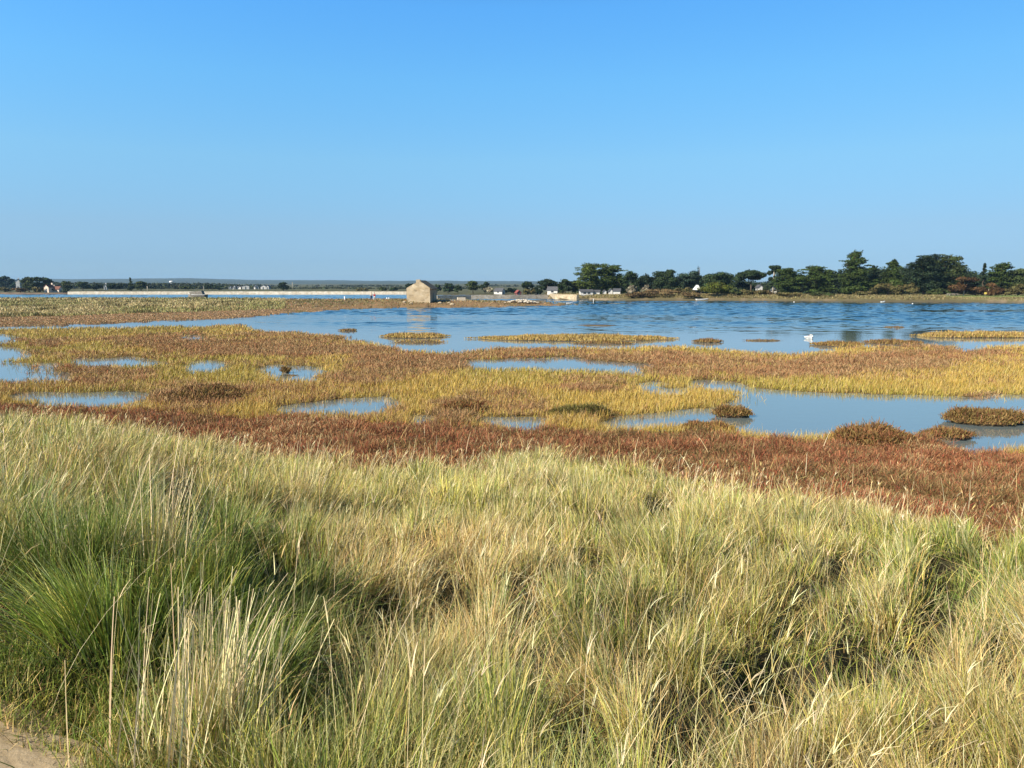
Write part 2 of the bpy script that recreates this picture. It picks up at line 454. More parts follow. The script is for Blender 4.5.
# ------------------------------------------------------------------ water sheet
def build_water():
    """one sheet: flat pools and lee shores, wind waves on the open lagoon"""
    yr = np.concatenate([np.linspace(8, 60, 14, endpoint=False), np.arange(60, 232, 0.3), np.arange(232, 400, 0.5), np.geomspace(400, 1500, 40)])
    sc = np.concatenate([-np.geomspace(12, 0.9, 12, endpoint=False), np.linspace(-0.9, 0.9, 640), np.geomspace(0.9, 12, 13)[1:]])
    S, Y = np.meshgrid(sc, yr); X = S * np.maximum(Y, 60.0)
    x, y = X.ravel(), Y.ravel()
    calm = sstep(64, 102, y) * (1 - sstep(390, 400, y))
    st = fbm(x * 0.012 + 3, y * 0.06, 201, 3)
    streak = sstep(0.38, 0.48, st) * 0.72 + 0.28
    near_px, near_py = proj(x, y, 0.0)
    lee = sstep(0.0, 12.0, np.interp(near_px, MARSH_TOP[:, 0], MARSH_TOP[:, 1]) - near_py)
    lee = np.maximum(0.05, lee)
    amp = 0.21 * calm * streak * lee
    h = (vnoise(x / 1.9 + y / 9, y / 0.85, 211) - 0.5) + 0.6 * (vnoise(x / 1.0 - y / 7, y / 0.62, 212) - 0.5) + 0.2 * (vnoise(x / 4.5, y / 2.4, 213) - 0.5)
    z = np.where(np.abs(x) < 0.9 * y, amp * h, 0)
    V = np.stack([x, y, z], -1)
    nr, nc = X.shape
    i = np.arange(nr - 1)[:, None] * nc + np.arange(nc - 1)[None, :]
    Q = np.stack([i, i + 1, i + nc + 1, i + nc], -1).reshape(-1, 4)
    m, nt, bs = nodes_of('sea_water')
    N = nt.nodes; L = nt.links
    bs.inputs['Roughness'].default_value = 0.05
    bs.inputs['IOR'].default_value = 1.45
    tc = N.new('ShaderNodeTexCoord'); sx = N.new('ShaderNodeSeparateXYZ'); L.new(tc.outputs['Object'], sx.inputs['Vector'])
    mr = N.new('ShaderNodeMapRange'); mr.inputs['From Min'].default_value = 58; mr.inputs['From Max'].default_value = 90
    L.new(sx.outputs['Y'], mr.inputs['Value'])
    # shallow silty pools, base paled to stand for reflected sky, to deeper lagoon
    cr = ramp_node(nt, mr.outputs['Result'], [(0.0, (0.15, 0.185, 0.185)), (1.0, (0.012, 0.050, 0.082))])
    mi = N.new('ShaderNodeMapRange'); mi.inputs['To Min'].default_value = 1.6; mi.inputs['To Max'].default_value = 1.34
    L.new(mr.outputs['Result'], mi.inputs['Value']); L.new(mi.outputs['Result'], bs.inputs['IOR'])
    L.new(cr.outputs['Color'], bs.inputs['Base Color'])
    mp = N.new('ShaderNodeMapping'); mp.inputs['Scale'].default_value = (0.5, 1.0, 1)
    L.new(tc.outputs['Object'], mp.inputs['Vector'])
    n = N.new('ShaderNodeTexNoise'); n.inputs['Scale'].default_value = 2.2; n.inputs['Detail'].default_value = 3
    L.new(mp.outputs['Vector'], n.inputs['Vector'])
    b = N.new('ShaderNodeBump'); b.inputs['Strength'].default_value = 0.005; b.inputs['Distance'].default_value = 0.9
    L.new(n.outputs['Fac'], b.inputs['Height']); L.new(b.outputs['Normal'], bs.inputs['Normal'])
    o = link('water', np_mesh('water', V, Q, None, True), m); tag(o, kind='structure')

# ------------------------------------------------------------------ blades
def blades(base, Ln, w, az, lean, bend, c0, c1, nseg=4, face=None, tipw=0.08):
    n = len(base)
    t = np.linspace(0, 1, nseg + 1)[None, :]
    L_ = Ln[:, None]
    hor = L_ * (lean[:, None] * t + bend[:, None] * t ** 2)
    ver = L_ * t * np.sqrt(np.clip(1 - 0.55 * np.clip(lean[:, None] + bend[:, None] * t, 0, 1.2) ** 2, 0.08, 1))
    ca, sa = np.cos(az)[:, None], np.sin(az)[:, None]
    P = np.stack([base[:, 0:1] + hor * ca, base[:, 1:2] + hor * sa, base[:, 2:3] + ver], -1)
    if face is None: face = rng.uniform(0, 2 * np.pi, n)
    wv = np.stack([np.cos(face), np.sin(face), np.zeros(n)], -1)[:, None, :]
    wid = (w[:, None] * np.maximum(tipw, (1 - t ** 2.2) * (0.75 + 0.25 * np.sin(np.pi * t))))[:, :, None] * 0.5
    V = np.stack([P - wv * wid, P + wv * wid], 2).reshape(-1, 3)
    k = nseg + 1
    b0 = (np.arange(n) * k * 2)[:, None] + (np.arange(nseg) * 2)[None, :]
    Q = np.stack([b0, b0 + 1, b0 + 3, b0 + 2], -1).reshape(-1, 4)
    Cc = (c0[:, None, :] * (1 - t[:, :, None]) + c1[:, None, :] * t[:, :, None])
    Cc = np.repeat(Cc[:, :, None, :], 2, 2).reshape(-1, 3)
    return V, Q, Cc

def join(parts):
    vs, qs, cs = [], [], []; off = 0
    for V, Q, C in parts:
        vs.append(V); qs.append(Q + off); cs.append(C); off += len(V)
    return np.concatenate(vs), np.concatenate(qs), np.concatenate(cs)

def pick(cols, idx, var=0.18):
    c = np.asarray(cols)[idx]
    return c * (1 + var * rng.standard_normal((len(idx), 1))).clip(0.5, 1.6) * (1 + 0.05 * rng.standard_normal((len(idx), 3)))

# palette (linear): fresh green, dark green, grey green, yellow green, straw, pale straw, brown straw
PAL = np.array([(0.25, 0.31, 0.055), (0.16, 0.23, 0.042), (0.32, 0.36, 0.14), (0.49, 0.45, 0.10), (0.64, 0.48, 0.195), (0.80, 0.68, 0.40), (0.44, 0.295, 0.12)])

def ell(px, py, e):
    return ((px - e[0]) / e[2]) ** 2 + ((py - e[1]) / e[3]) ** 2

def path_d(x, y):
    """distance inside (+) the sandy path: it runs from the lower left corner back under the camera"""
    return np.interp(y, [-6, 0.0, 1.6, 2.1, 2.5, 2.85], [0.7, -0.45, -1.13, -1.33, -1.50, -2.2]) - x + 0.34 * (fbm(x * 3.2, y * 3.2, 77) - 0.5) - 50.0 * sstep(2.85, 2.95, y)

def build_grass():
    sp_ = 0.40
    gy = np.arange(0.9, 23, sp_)
    cx, cy = [], []
    for y in gy:
        hw = 0.80 * y + 1.5
        xs = np.arange(-hw, hw * 0.96, sp_)
        cx.append(xs + rng.uniform(-0.5, 0.5, len(xs)) * sp_); cy.append(y + rng.uniform(-0.5, 0.5, len(xs)) * sp_)
    cx = np.concatenate(cx); cy = np.concatenate(cy)
    fd, _ = foot(cx, cy)
    keep = cy < fd + rng.normal(0, 0.5, len(cx)) - 0.1
    pdv = path_d(cx, cy)
    keep &= pdv < 0.02
    cx, cy, pdv = cx[keep], cy[keep], pdv[keep]
    cz = ground_z(cx, cy)
    px, py = proj(cx, cy, cz + 0.35)
    D = np.hypot(cx, cy)
    n = len(cx)
    # tuft character
    hn = fbm(cx * 0.9, cy * 0.9, 61)
    H = (0.17 + 0.31 * hn) * rng.uniform(0.7, 1.35, n)
    H = H * np.where(rng.uniform(0, 1, n) < 0.12, rng.uniform(1.25, 1.7, n), 1.0)
    H = np.minimum(H, 0.62)
    H = H * (1 + 0.25 * sstep(-0.1, -0.5, cx / np.maximum(cy, 0.8)) * sstep(4, 8, cy))
    short = sstep(0.75, 0.0, -pdv) * (cy < 3.0)
    short = np.maximum(short, sstep(0.5, 0.0, np.hypot((cx + 2.3) / 1.6, (cy - 3.0) / 0.75) - 0.6))           # trodden turf beside the path
    H = np.maximum(H * (1 - 0.8 * short), 0.075)
    pocket = np.zeros(n)
    for e in POCKETS:
        pocket = np.maximum(pocket, sstep(1.5, 0.6, ell(px, py + 4, (e[0], e[1], e[2] * 1.15, e[3] * 1.15))))
    rim = np.zeros(n)
    for e in POCKETS:
        rim = np.maximum(rim, sstep(1.4, 0.4, ell(px, py, (e[0] - 1.1 * e[2], e[1] - 0.5 * e[3], e[2] * 0.8, e[3]))))
    H = np.maximum(H, rim * 0.5) * (1 - 0.85 * pocket)
    H = np.maximum(H, np.where(short > 0.2, 0.0, 0.17))
    straw = np.clip(0.60 + 1.7 * (fbm(cx * 0.55, cy * 0.55, 62) - 0.5), 0.1, 0.95)
    grey = np.clip(2.4 * (fbm(cx * 0.8 + 9, cy * 0.8, 63) - 0.42), 0, 1)
    green = np.zeros(n)
    green = np.maximum(green, sstep(1.5, 0.4, ell(px, py, (140, 590, 195, 120))))
    green = np.maximum(green, 0.25 * sstep(1.5, 0.4, ell(px, py, (60, 470, 150, 45))))
    green = np.maximum(green, 0.75 * short)
    for e in [(545, 740, 55, 45), (20, 730, 60, 60), (340, 735, 60, 40), (1010, 570, 40, 60), (960, 540, 60, 30), (610, 590, 60, 40)]:
        green = np.maximum(green, 0.6 * sstep(1.4, 0.3, ell(px, py, e)))
    for e in [(90, 480, 140, 50), (560, 625, 180, 60), (860, 735, 190, 50), (420, 540, 130, 50), (240, 500, 70, 40), (700, 700, 90, 50), (330, 640, 40, 60)]:
        straw = np.maximum(straw, 0.86 * sstep(1.4, 0.3, ell(px, py, e)))
    yel = np.zeros(n)
    for e in [(890, 550, 180, 45), (700, 530, 150, 45), (430, 480, 220, 28), (800, 610, 200, 40)]:
        yel = np.maximum(yel, sstep(1.5, 0.3, ell(px, py, e)))
    straw = straw * (1 - 0.85 * green) * (1 - 0.45 * yel)
    cnt = np.interp(D, [1, 2.5, 4, 7, 11, 22], [560, 520, 340, 200, 130, 85])
    cnt = cnt * np.clip(0.4 + 0.6 * H / 0.45, 0.35, 1.3) * (1 - 0.68 * pocket) * (1 + 2.2 * short)
    cnt = (cnt * 1.6).astype(int)
    ti = np.repeat(np.arange(n), cnt); N = len(ti)
    rad = np.abs(rng.normal(0, 0.15, N)); th = rng.uniform(0, 2 * np.pi, N)
    bx = cx[ti] + rad * np.cos(th); by = cy[ti] + rad * np.sin(th)
    bz = ground_z(bx, by) - 0.01
    kp = path_d(bx, by) < 0.05
    ti, rad, th, bx, by, bz = ti[kp], rad[kp], th[kp], bx[kp], by[kp], bz[kp]; N = len(ti)
    Db = np.hypot(bx, by)
    # wind combing: slow direction field, mostly towards the right
    wa = (fbm(cx * 0.5, cy * 0.5, 64) - 0.5) * 4.5 + 0.3 + 2.7 * sstep(430, 640, px)
    tw = rng.uniform(0, 1, n)
    wx = np.cos(wa[ti]) * (0.05 + 0.20 * tw[ti]); wy = np.sin(wa[ti]) * (0.05 + 0.20 * tw[ti])
    ox = np.cos(th) * rad * 1.5 + wx + rng.normal(0, 0.19, N); oy = np.sin(th) * rad * 1.5 + wy + rng.normal(0, 0.19, N)
    az = np.arctan2(oy, ox); mag = np.hypot(ox, oy)
    u = rng.uniform(0, 1, N)
    typ = np.full(N, 0)
    s = straw[ti]; g = green[ti]; ye = yel[ti]; gr = grey[ti]
    r2 = rng.uniform(0, 1, N)
    greens = np.where(r2 < 0.35 + 0.4 * g, np.where(rng.uniform(0, 1, N) < 0.25 + 0.55 * g, 1, 0), np.where(r2 < 0.55 + 0.4 * (1 - gr), 3, 2))
    greens = np.where((g > 0.5) & (r2 > 0.8), 2, greens)
    dead = np.where(rng.uniform(0, 1, N) < 0.5, 4, np.where(rng.uniform(0, 1, N) < 0.45, 5, 6))
    typ = np.where(u < s * (1 - 0.8 * pocket[ti]), dead, greens)
    typ = np.where((pocket[ti] > 0.3) & (typ < 4) & (rng.uniform(0, 1, N) < 0.8), 1, typ)  # shade of the hollows put into the colour: mostly dark green blades
    isd = typ >= 4
    Ln = H[ti] * rng.uniform(0.55, 1.15, N) * np.where(isd, rng.uniform(0.6, 1.15, N), 1.0)
    Ln = np.maximum(Ln, 0.05)
    w = np.where(isd, rng.uniform(0.0019, 0.0038, N), rng.uniform(0.0030, 0.006, N))
    w = np.maximum(w, Db * np.where(isd, 0.00088, 0.00105)) * rng.uniform(0.7, 1.35, N)
    lean = mag * 0.55 + np.where(isd, 0.08, 0.0); bend = mag * rng.uniform(0.1, 0.9, N) + np.where(rng.uniform(0, 1, N) < 0.2, rng.uniform(0.3, 1.1, N), 0)
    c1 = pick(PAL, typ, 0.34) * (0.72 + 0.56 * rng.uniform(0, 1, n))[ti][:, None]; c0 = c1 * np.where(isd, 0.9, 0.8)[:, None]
    mixs = (rng.uniform(0, 1, N) < 0.45 * (1 - g)) & ~isd                       # green blades that have dried from the tip
    c1[mixs] = 0.45 * c1[mixs] + 0.55 * PAL[5]
    parts = []
    nearb = Db < 5.5
    for sel, ns in ((nearb, 5), (~nearb, 3)):
        parts.append(blades(np.stack([bx, by, bz], -1)[sel], Ln[sel], w[sel], az[sel], lean[sel], bend[sel], c0[sel], c1[sel], ns))
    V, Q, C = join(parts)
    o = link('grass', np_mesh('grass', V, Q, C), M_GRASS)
    tag(o, 'tall rough grass of green and straw blades covering the foreground bank', 'grass', kind='stuff')

    # short trodden turf along the path edge
    M = 90000
    ty = rng.uniform(0.9, 3.5, M); tx = rng.uniform(-4.2, 0.2, M)
    pd_ = path_d(tx, ty)
    far = np.where(ty > 2.85, -(ty - 2.75), pd_)
    k = (pd_ < 0.10) & ((far > -0.75 * rng.uniform(0, 1, M) ** 0.7)) & ((pd_ < -0.03) | (rng.uniform(0, 1, M) < 0.3))
    tx, ty = tx[k], ty[k]; M = len(tx); tz = ground_z(tx, ty)
    c = pick(PAL, rng.choice([0, 0, 1, 3, 6, 4], M), 0.3)
    mg = np.abs(rng.normal(0.35, 0.3, M))
    T_ = blades(np.stack([tx, ty, tz - 0.005], -1), rng.uniform(0.03, 0.10, M) * (0.6 + 0.9 * fbm(tx * 3, ty * 3, 68)), rng.uniform(0.0025, 0.005, M), rng.uniform(0, 6.28, M), mg, mg * rng.uniform(0.2, 1.2, M), c * 0.9, c, 3)
    M = 260                                              # dry scraps lying on the sand
    ty = rng.uniform(0.9, 2.9, M); tx = rng.uniform(-3.6, -0.8, M); k = path_d(tx, ty) > -0.05; tx, ty = tx[k], ty[k]; M = len(tx)
    c = pick(PAL, rng.choice([4, 5, 6], M), 0.2)
    S_ = blades(np.stack([tx, ty, ground_z(tx, ty) + 0.02], -1), rng.uniform(0.015, 0.06, M), rng.uniform(0.002, 0.004, M), rng.uniform(0, 6.28, M), np.full(M, 1.4), np.zeros(M), c, c, 2)
    T_ = join([T_, S_])
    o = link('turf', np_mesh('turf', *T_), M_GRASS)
    tag(o, 'short green turf between the sandy path and the tall grass', 'turf', kind='stuff')

    # thin seed stalks that stand above the grass
    M = 8200
    sy = rng.uniform(1.6, 21, M); sx_ = rng.uniform(-1, 1, M) * (0.78 * sy + 0.8)
    fd, _ = foot(sx_, sy)
    k = (sy < fd + 0.4) & (path_d(sx_, sy) < -0.6) & (rng.uniform(0, 1, M) < 0.35 + 0.65 * (fbm(sx_ * 0.7, sy * 0.7, 66) > 0.5))
    sx_, sy = sx_[k], sy[k]
    sz = ground_z(sx_, sy); spx, spy = proj(sx_, sy, sz + 0.2); k = np.ones(len(sx_), bool)
    for e in POCKETS:
        k &= ell(spx, spy, (e[0], e[1], e[2] * 1.2, e[3] * 1.3)) > 1
    sx_, sy, sz = sx_[k], sy[k], sz[k]; M = len(sx_)
    Ds = np.hypot(sx_, sy)
    Ln = rng.uniform(0.4, 0.8, M)
    az = rng.normal(0.2, 1.2, M); mag = np.abs(rng.normal(0.16, 0.12, M))
    w = np.maximum(0.0022, Ds * 0.00055)
    col = pick(PAL, np.where(rng.uniform(0, 1, M) < 0.6, 5, 4), 0.12)
    bs_ = np.stack([sx_, sy, sz], -1)
    bnd = mag * 0.5 + np.where(rng.uniform(0, 1, M) < 0.3, 0.25, 0)
    A = blades(bs_, Ln, w, az, mag, bnd, col * 0.9, col, 5, tipw=0.6)
    # seed head: a short broader tuft at the tip, built from three little blades
    tip = np.stack([bs_[:, 0] + Ln * (mag + bnd) * np.cos(az), bs_[:, 1] + Ln * (mag + bnd) * np.sin(az),
                    bs_[:, 2] + Ln * np.sqrt(np.clip(1 - 0.55 * np.clip(mag + bnd, 0, 1.2) ** 2, 0.08, 1))], -1)
    hs = rng.uniform(0, 1, M) < 0.5
    heads = []
    for q in range(3):
        nh = hs.sum()
        heads.append(blades(tip[hs] - np.array([0, 0, 0.03]), rng.uniform(0.05, 0.10, nh), np.maximum(0.004, Ds[hs] * 0.0008), az[hs] + rng.normal(0, 0.5, nh),
                            mag[hs] + 0.2, bnd[hs] + 0.2, col[hs], col[hs] * 0.95, 2, tipw=0.3))
    V, Q, C = join([A] + heads)
    o = link('dry_grass', np_mesh('dry_grass', V, Q, C), M_GRASS)
    tag(o, 'thin straw coloured seed stalks standing above the bank grass', 'grass', kind='stuff')

def tuft_thing(name, label, cat, px, py, n, rad, H, pal, wmul=1.0, leanm=1.0, wind=(0.15, 0.0), stalks=0, group=None, gain=1.0):
    x, y = None, None
    # walk the ray down to the bank
    for Y in np.arange(1.2, 22, 0.02):
        X, YY, Z = AT(px, py, Y)
        if Z <= float(ground_z(np.array([X]), np.array([Y]))[0]):
            x, y = X, Y; break
    z0 = float(ground_z(np.array([x]), np.array([y]))[0])
    root = thing(name, label, cat, (x, y, z0), group=group)
    r = np.abs(rng.normal(0, rad * 0.55, n)); th = rng.uniform(0, 2 * np.pi, n)
    bx, by = r * np.cos(th), r * np.sin(th)
    bz = ground_z(x + bx, y + by) - z0 - 0.01
    ox = np.cos(th) * r / rad * 0.45 * leanm + wind[0] + rng.normal(0, 0.1, n); oy = np.sin(th) * r / rad * 0.45 * leanm + wind[1] + rng.normal(0, 0.1, n)
    mag = np.hypot(ox, oy)
    D = math.hypot(x, y)
    idx = rng.choice(len(pal), n)
    c = pick([PAL[i] for i in pal], idx, 0.3) * gain
    A = blades(np.stack([bx, by, bz], -1), H * rng.uniform(0.5, 1.1, n), np.maximum(0.0045, D * 0.0008) * wmul * rng.uniform(0.7, 1.3, n), np.arctan2(oy, ox), mag * 0.6, mag * rng.uniform(0.2, 1.1, n), c * 0.85, c, 5)
    link('blades', np_mesh(name, *A), M_GRASS, root)
    if stalks:
        m = stalks
        r = np.abs(rng.normal(0, rad * 0.5, m)); th = rng.uniform(0, 2 * np.pi, m)
        bx, by = r * np.cos(th), r * np.sin(th); bz = ground_z(x + bx, y + by) - z0
        az = rng.normal(0.1, 0.9, m); mg = np.abs(rng.normal(0.14, 0.1, m))
        c = pick(PAL, np.full(m, 5), 0.12)
        B = blades(np.stack([bx, by, bz], -1), H * rng.uniform(0.9, 1.45, m), rng.uniform(0.004, 0.0075, m), az, mg, mg * 0.5, c * 0.95, c, 6, tipw=0.45)
        link('stalks', np_mesh('stalks', *B), M_GRASS, root)
    return root

# ------------------------------------------------------------------ salt marsh
def marsh_points(n, y0, y1, power=1.0):
    px = rng.uniform(-170, 1194, n); py = y0 + (y1 - y0) * rng.uniform(0, 1, n) ** power
    x, y = PW(px, py, 0.0)
    j = 0.45 * (rng.uniform(0, 1, n) < 0.5)
    p2x, p2y, marsh, spit, isl, main = masks(x + rng.normal(0, 1, n) * j, y + rng.normal(0, 1.2, n) * j)
    fd, _ = foot(x, y)
    k = marsh & (y > fd - 0.6) & ~spit
    return x[k], y[k], px[k], py[k]

def build_marsh():
    x, y, px, py = marsh_points(860000, 322, 560, 1.25)
    z = np.maximum(ground_z(x, y), -0.06)
    vx, vy = proj(x, y, z + 0.25)
    nz = fbm(x * 0.09 + 0.03 * y, y * 0.42, 71); nz2 = fbm(x * 0.9, y * 0.9, 72)
    br = np.full(len(x), 0.0)
    wx_ = vx + 70 * (fbm(x * 0.35, y * 0.12, 171) - 0.5) + 26 * (nz2 - 0.5); wy_ = vy + 9 * (fbm(x * 0.3, y * 0.2, 172) - 0.5) + 5 * (nz2 - 0.5)
    for e in BROWN:
        br = np.maximum(br, sstep(1.5, 0.5, ell(wx_, wy_, e)))
    red_near = vy > np.interp(vx, NEAR_RED[:, 0], NEAR_RED[:, 1]) + 10 * (nz2 - 0.5) + 4 * (rng.uniform(0, 1, len(x)) - 0.5)
    br = br * (0.45 + 0.75 * nz2) + 1.5 * (nz - 0.49) + 0.9 * (rng.uniform(0, 1, len(x)) - 0.5)
    isb = red_near | (br > 0.50)
    # ---- yellow cordgrass
    s = ~isb
    D = y[s]; n = s.sum()
    Ln = rng.uniform(0.11, 0.31, n) * (0.7 + 0.6 * nz2[s]) * np.clip(1.1 - 0.1 * br[s], 0.7, 1.1)
    w = np.maximum(0.010, D * 0.00070) * rng.uniform(0.7, 1.3, n)
    ypal = np.array([(0.50, 0.33, 0.075), (0.40, 0.305, 0.06), (0.54, 0.37, 0.11), (0.42, 0.25, 0.085), (0.58, 0.44, 0.20)])
    gz_ = fbm(x[s] * 0.12 + 5, y[s] * 0.08, 73)
    u = rng.uniform(0, 1, n)
    idx = np.where(u < 0.08 + 0.62 * sstep(0.46, 0.66, gz_), 1, np.where(u < 0.62, 0, np.where(u < 0.82, 2, np.where(u < 0.92, 3, 4))))
    c = pick(ypal, idx, 0.13)
    A = blades(np.stack([x[s], y[s], z[s] - 0.02], -1), Ln, w, rng.normal(0.3, 1.4, n), np.abs(rng.normal(0.1, 0.1, n)) + 0.5 * (rng.uniform(0, 1, n) < 0.22) * rng.uniform(0.3, 1.4, n), np.abs(rng.normal(0.1, 0.2, n)), c * np.array([0.85, 0.95, 0.8]), c, 2)
    o = link('marsh_grass', np_mesh('marsh_grass', *A), M_GRASS)
    tag(o, 'yellow green cordgrass covering the flat salt marsh between pools', 'marsh grass', kind='stuff')
    # ---- red brown glasswort
    s = isb & (rng.uniform(0, 1, len(x)) < 0.66)
    xs, ys, zs, n2_, rn = x[s], y[s], z[s], nz2[s], red_near[s]
    n = s.sum()
    rpal = np.array([(0.31, 0.11, 0.058), (0.37, 0.17, 0.08), (0.22, 0.105, 0.055), (0.42, 0.27, 0.13), (0.36, 0.085, 0.055), (0.50, 0.37, 0.19), (0.20, 0.15, 0.06)])
    hz = fbm(xs * 0.3, ys * 0.75, 75); hz2 = fbm(xs * 0.12, ys * 0.3, 76)
    ww = np.stack([1.0 + 0 * hz, 0.5 + 1.6 * (hz > 0.5), 0.5 + 1.2 * (hz2 < 0.45), 0.3 + 0.9 * (hz < 0.45), 0.12 + 1.6 * sstep(0.55, 0.68, hz2), 0.14 + 1.3 * (rn & (ys < 17) & (xs > 2.0) & (hz > 0.45)), 0.4 + 0.9 * (hz2 < 0.4) + 1.4 * (rn & (ys < 17) & (xs > 2.0))], -1)
    ww[:, 5] += np.where(rn, 2.2 * sstep(0.60, 0.72, hz), 0); ww[:, 6] += np.where(rn, 2.4 * sstep(0.42, 0.30, hz), 0)
    mid = ~rn
    ww[mid] *= np.array([0.4, 1.2, 0.6, 2.3, 0.2, 1.5, 0.9])
    cw = np.cumsum(ww, 1); u = rng.uniform(0, 1, n) * cw[:, -1]
    idx = (u[:, None] > cw).sum(1).clip(0, 6)
    parts = []
    hum = fbm(xs * 1.6, ys * 1.6, 77)
    for q in range(5):
        ox = rng.normal(0, 0.07, n); oy = rng.normal(0, 0.07, n)
        Ln = rng.uniform(0.06, 0.24, n) * (0.25 + 1.5 * hum) * np.where(rn, 1.0, 1.2)
        w = np.maximum(0.009, ys * 0.0008) * rng.uniform(0.6, 1.6, n)
        c = pick(rpal, idx, 0.28)
        c[mid] = c[mid] * 0.65 + 0.35 * np.array([0.40, 0.275, 0.135])
        parts.append(blades(np.stack([xs + ox, ys + oy, zs - 0.01 + 0.16 * hum * hum * rng.uniform(0, 1, n)], -1), Ln, w, rng.uniform(0, 6.28, n), rng.uniform(0, 1.3, n), rng.uniform(0, 0.7, n), c * 0.95, c, 1, tipw=0.5))
    o = link('glasswort', np_mesh('glasswort', *join(parts)), M_LEAF)
    tag(o, 'low red and brown glasswort carpeting the salt marsh behind the bank', 'glasswort', kind='stuff')
    # ---- thin dry stems in the near red marsh
    m = 2600
    fx = rng.uniform(-1, 1, m) * 16; fy = rng.uniform(11.5, 23, m)
    fd, _ = foot(fx, fy)
    _, _, mar, _, _, _ = masks(fx, fy)
    k = (fy > fd - 0.5) & mar & (fy < fd + np.abs(rng.normal(0, 2.2, m)))
    fx, fy = fx[k], fy[k]; m = len(fx); fz = ground_z(fx, fy)
    c = pick(PAL, np.where(rng.uniform(0, 1, m) < 0.5, 5, 4), 0.12)
    mg = np.abs(rng.normal(0.12, 0.1, m))
    A = blades(np.stack([fx, fy, fz], -1), rng.uniform(0.3, 0.75, m), fy * 0.00075, rng.normal(0, 1.4, m), mg, mg, c, c, 3, tipw=0.4)
    o = link('marsh_stems', np_mesh('marsh_stems', *A), M_GRASS)
    tag(o, 'scattered dry stems standing in the red marsh at the bank foot', 'dry stems', kind='stuff')

def build_spit_grass():
    n = 150000
    px = rng.uniform(-200, 590, n); y = 1 / rng.uniform(1 / 206., 1 / 80., n)
    x = (px - 512) / F * (y * cp + CAMZ * sp)
    ppx, ppy, marsh, spit, isl, main = masks(x, y)
    k = spit
    x, y, px, ppy = x[k], y[k], px[k], ppy[k]; n = len(x)
    z = ground_z(x, y)
    d = fbm(x * 0.07, y * 0.05, 81); d2 = fbm(x * 0.3, y * 0.2, 82)
    lowz = z < 0.35 + 0.3 * (d - 0.5)
    pal = np.array([(0.50, 0.41, 0.20), (0.27, 0.27, 0.09), (0.36, 0.31, 0.13), (0.34, 0.18, 0.08), (0.52, 0.34, 0.17), (0.17, 0.15, 0.055)])
    u = rng.uniform(0, 1, n)
    idx = np.where(lowz, np.where(u < 0.3, 4, np.where(u < 0.8, 3, 5)), np.where(d > 0.53, np.where(u < 0.6, 1, 2), np.where(u < 0.6, 0, 2)))
    idx = np.where(~lowz & (d2 > 0.64), 5, idx)
    low_right = (px > 285) & ~lowz
    idx = np.where(low_right & (u < 0.45), 3, idx); idx = np.where(low_right & (u > 0.62), 5, idx)
    idx = np.where((px > 285) & (d2 > 0.52) & (u < 0.75), 5, idx)
    c = pick(pal, idx, 0.2)
    Ln = np.where(lowz, rng.uniform(0.05, 0.14, n), rng.uniform(0.15, 0.5, n) * (0.4 + d2)) * np.where(low_right, 0.6, 1)
    A = blades(np.stack([x, y, z - 0.02], -1), Ln, y * 0.0011 * rng.uniform(0.7, 1.5, n), rng.uniform(0, 6.28, n), np.abs(rng.normal(0.2, 0.2, n)), np.abs(rng.normal(0.2, 0.2, n)), c * 0.95, c, 2, tipw=0.3)
    o = link('spit_grass', np_mesh('spit_grass', *A), M_GRASS)
    tag(o, 'rough dry grass and brown saltings covering the low spit beyond the marsh', 'grass', kind='stuff')
    # rough grass on the wooded island's shore
    n = 60000
    px = rng.uniform(545, 1200, n); y = island_front(px) + 3 + rng.uniform(0, 1, n) ** 1.3 * 34
    x = (px - 512) / F * (y * cp + CAMZ * sp)
    z = ground_z(x, y)
    d = fbm(x * 0.09, y * 0.05, 83)
    lawn = (px > 945)
    idx = np.where(d + 0.3 * rng.uniform(-1, 1, n) > 0.5, 0, 2); idx = np.where(lawn & (y > island_front(px) + 9), 1, idx)
    pal = np.array([(0.30, 0.25, 0.11), (0.18, 0.22, 0.07), (0.17, 0.14, 0.06)])
    k = (z > 0.5); x, y, z, idx, lawn = x[k], y[k], z[k], idx[k], lawn[k]; n = len(x)
    c = pick(pal, idx, 0.2)
    A = blades(np.stack([x, y, z - 0.02], -1), rng.uniform(0.12, 0.5, n) * np.where(lawn, 0.4, 1), y * 0.0012 * rng.uniform(0.7, 1.5, n), rng.uniform(0, 6.28, n), np.abs(rng.normal(0.2, 0.2, n)), np.abs(rng.normal(0.2, 0.2, n)), c, c, 1, tipw=0.4)
    o = link('shore_grass', np_mesh('shore_grass', *A), M_GRASS)
    tag(o, 'rough olive grass along the shore of the wooded island', 'grass', kind='stuff')

def edge_of(a, seed):
    c, s = np.cos(a), np.sin(a)
    return 1 + 0.55 * (fbm(2.3 + 1.5 * c, 2.3 + 1.5 * s, seed, 3) - 0.5) + 0.25 * (vnoise(5 + 4 * c, 5 + 4 * s, seed + 2) - 0.5)

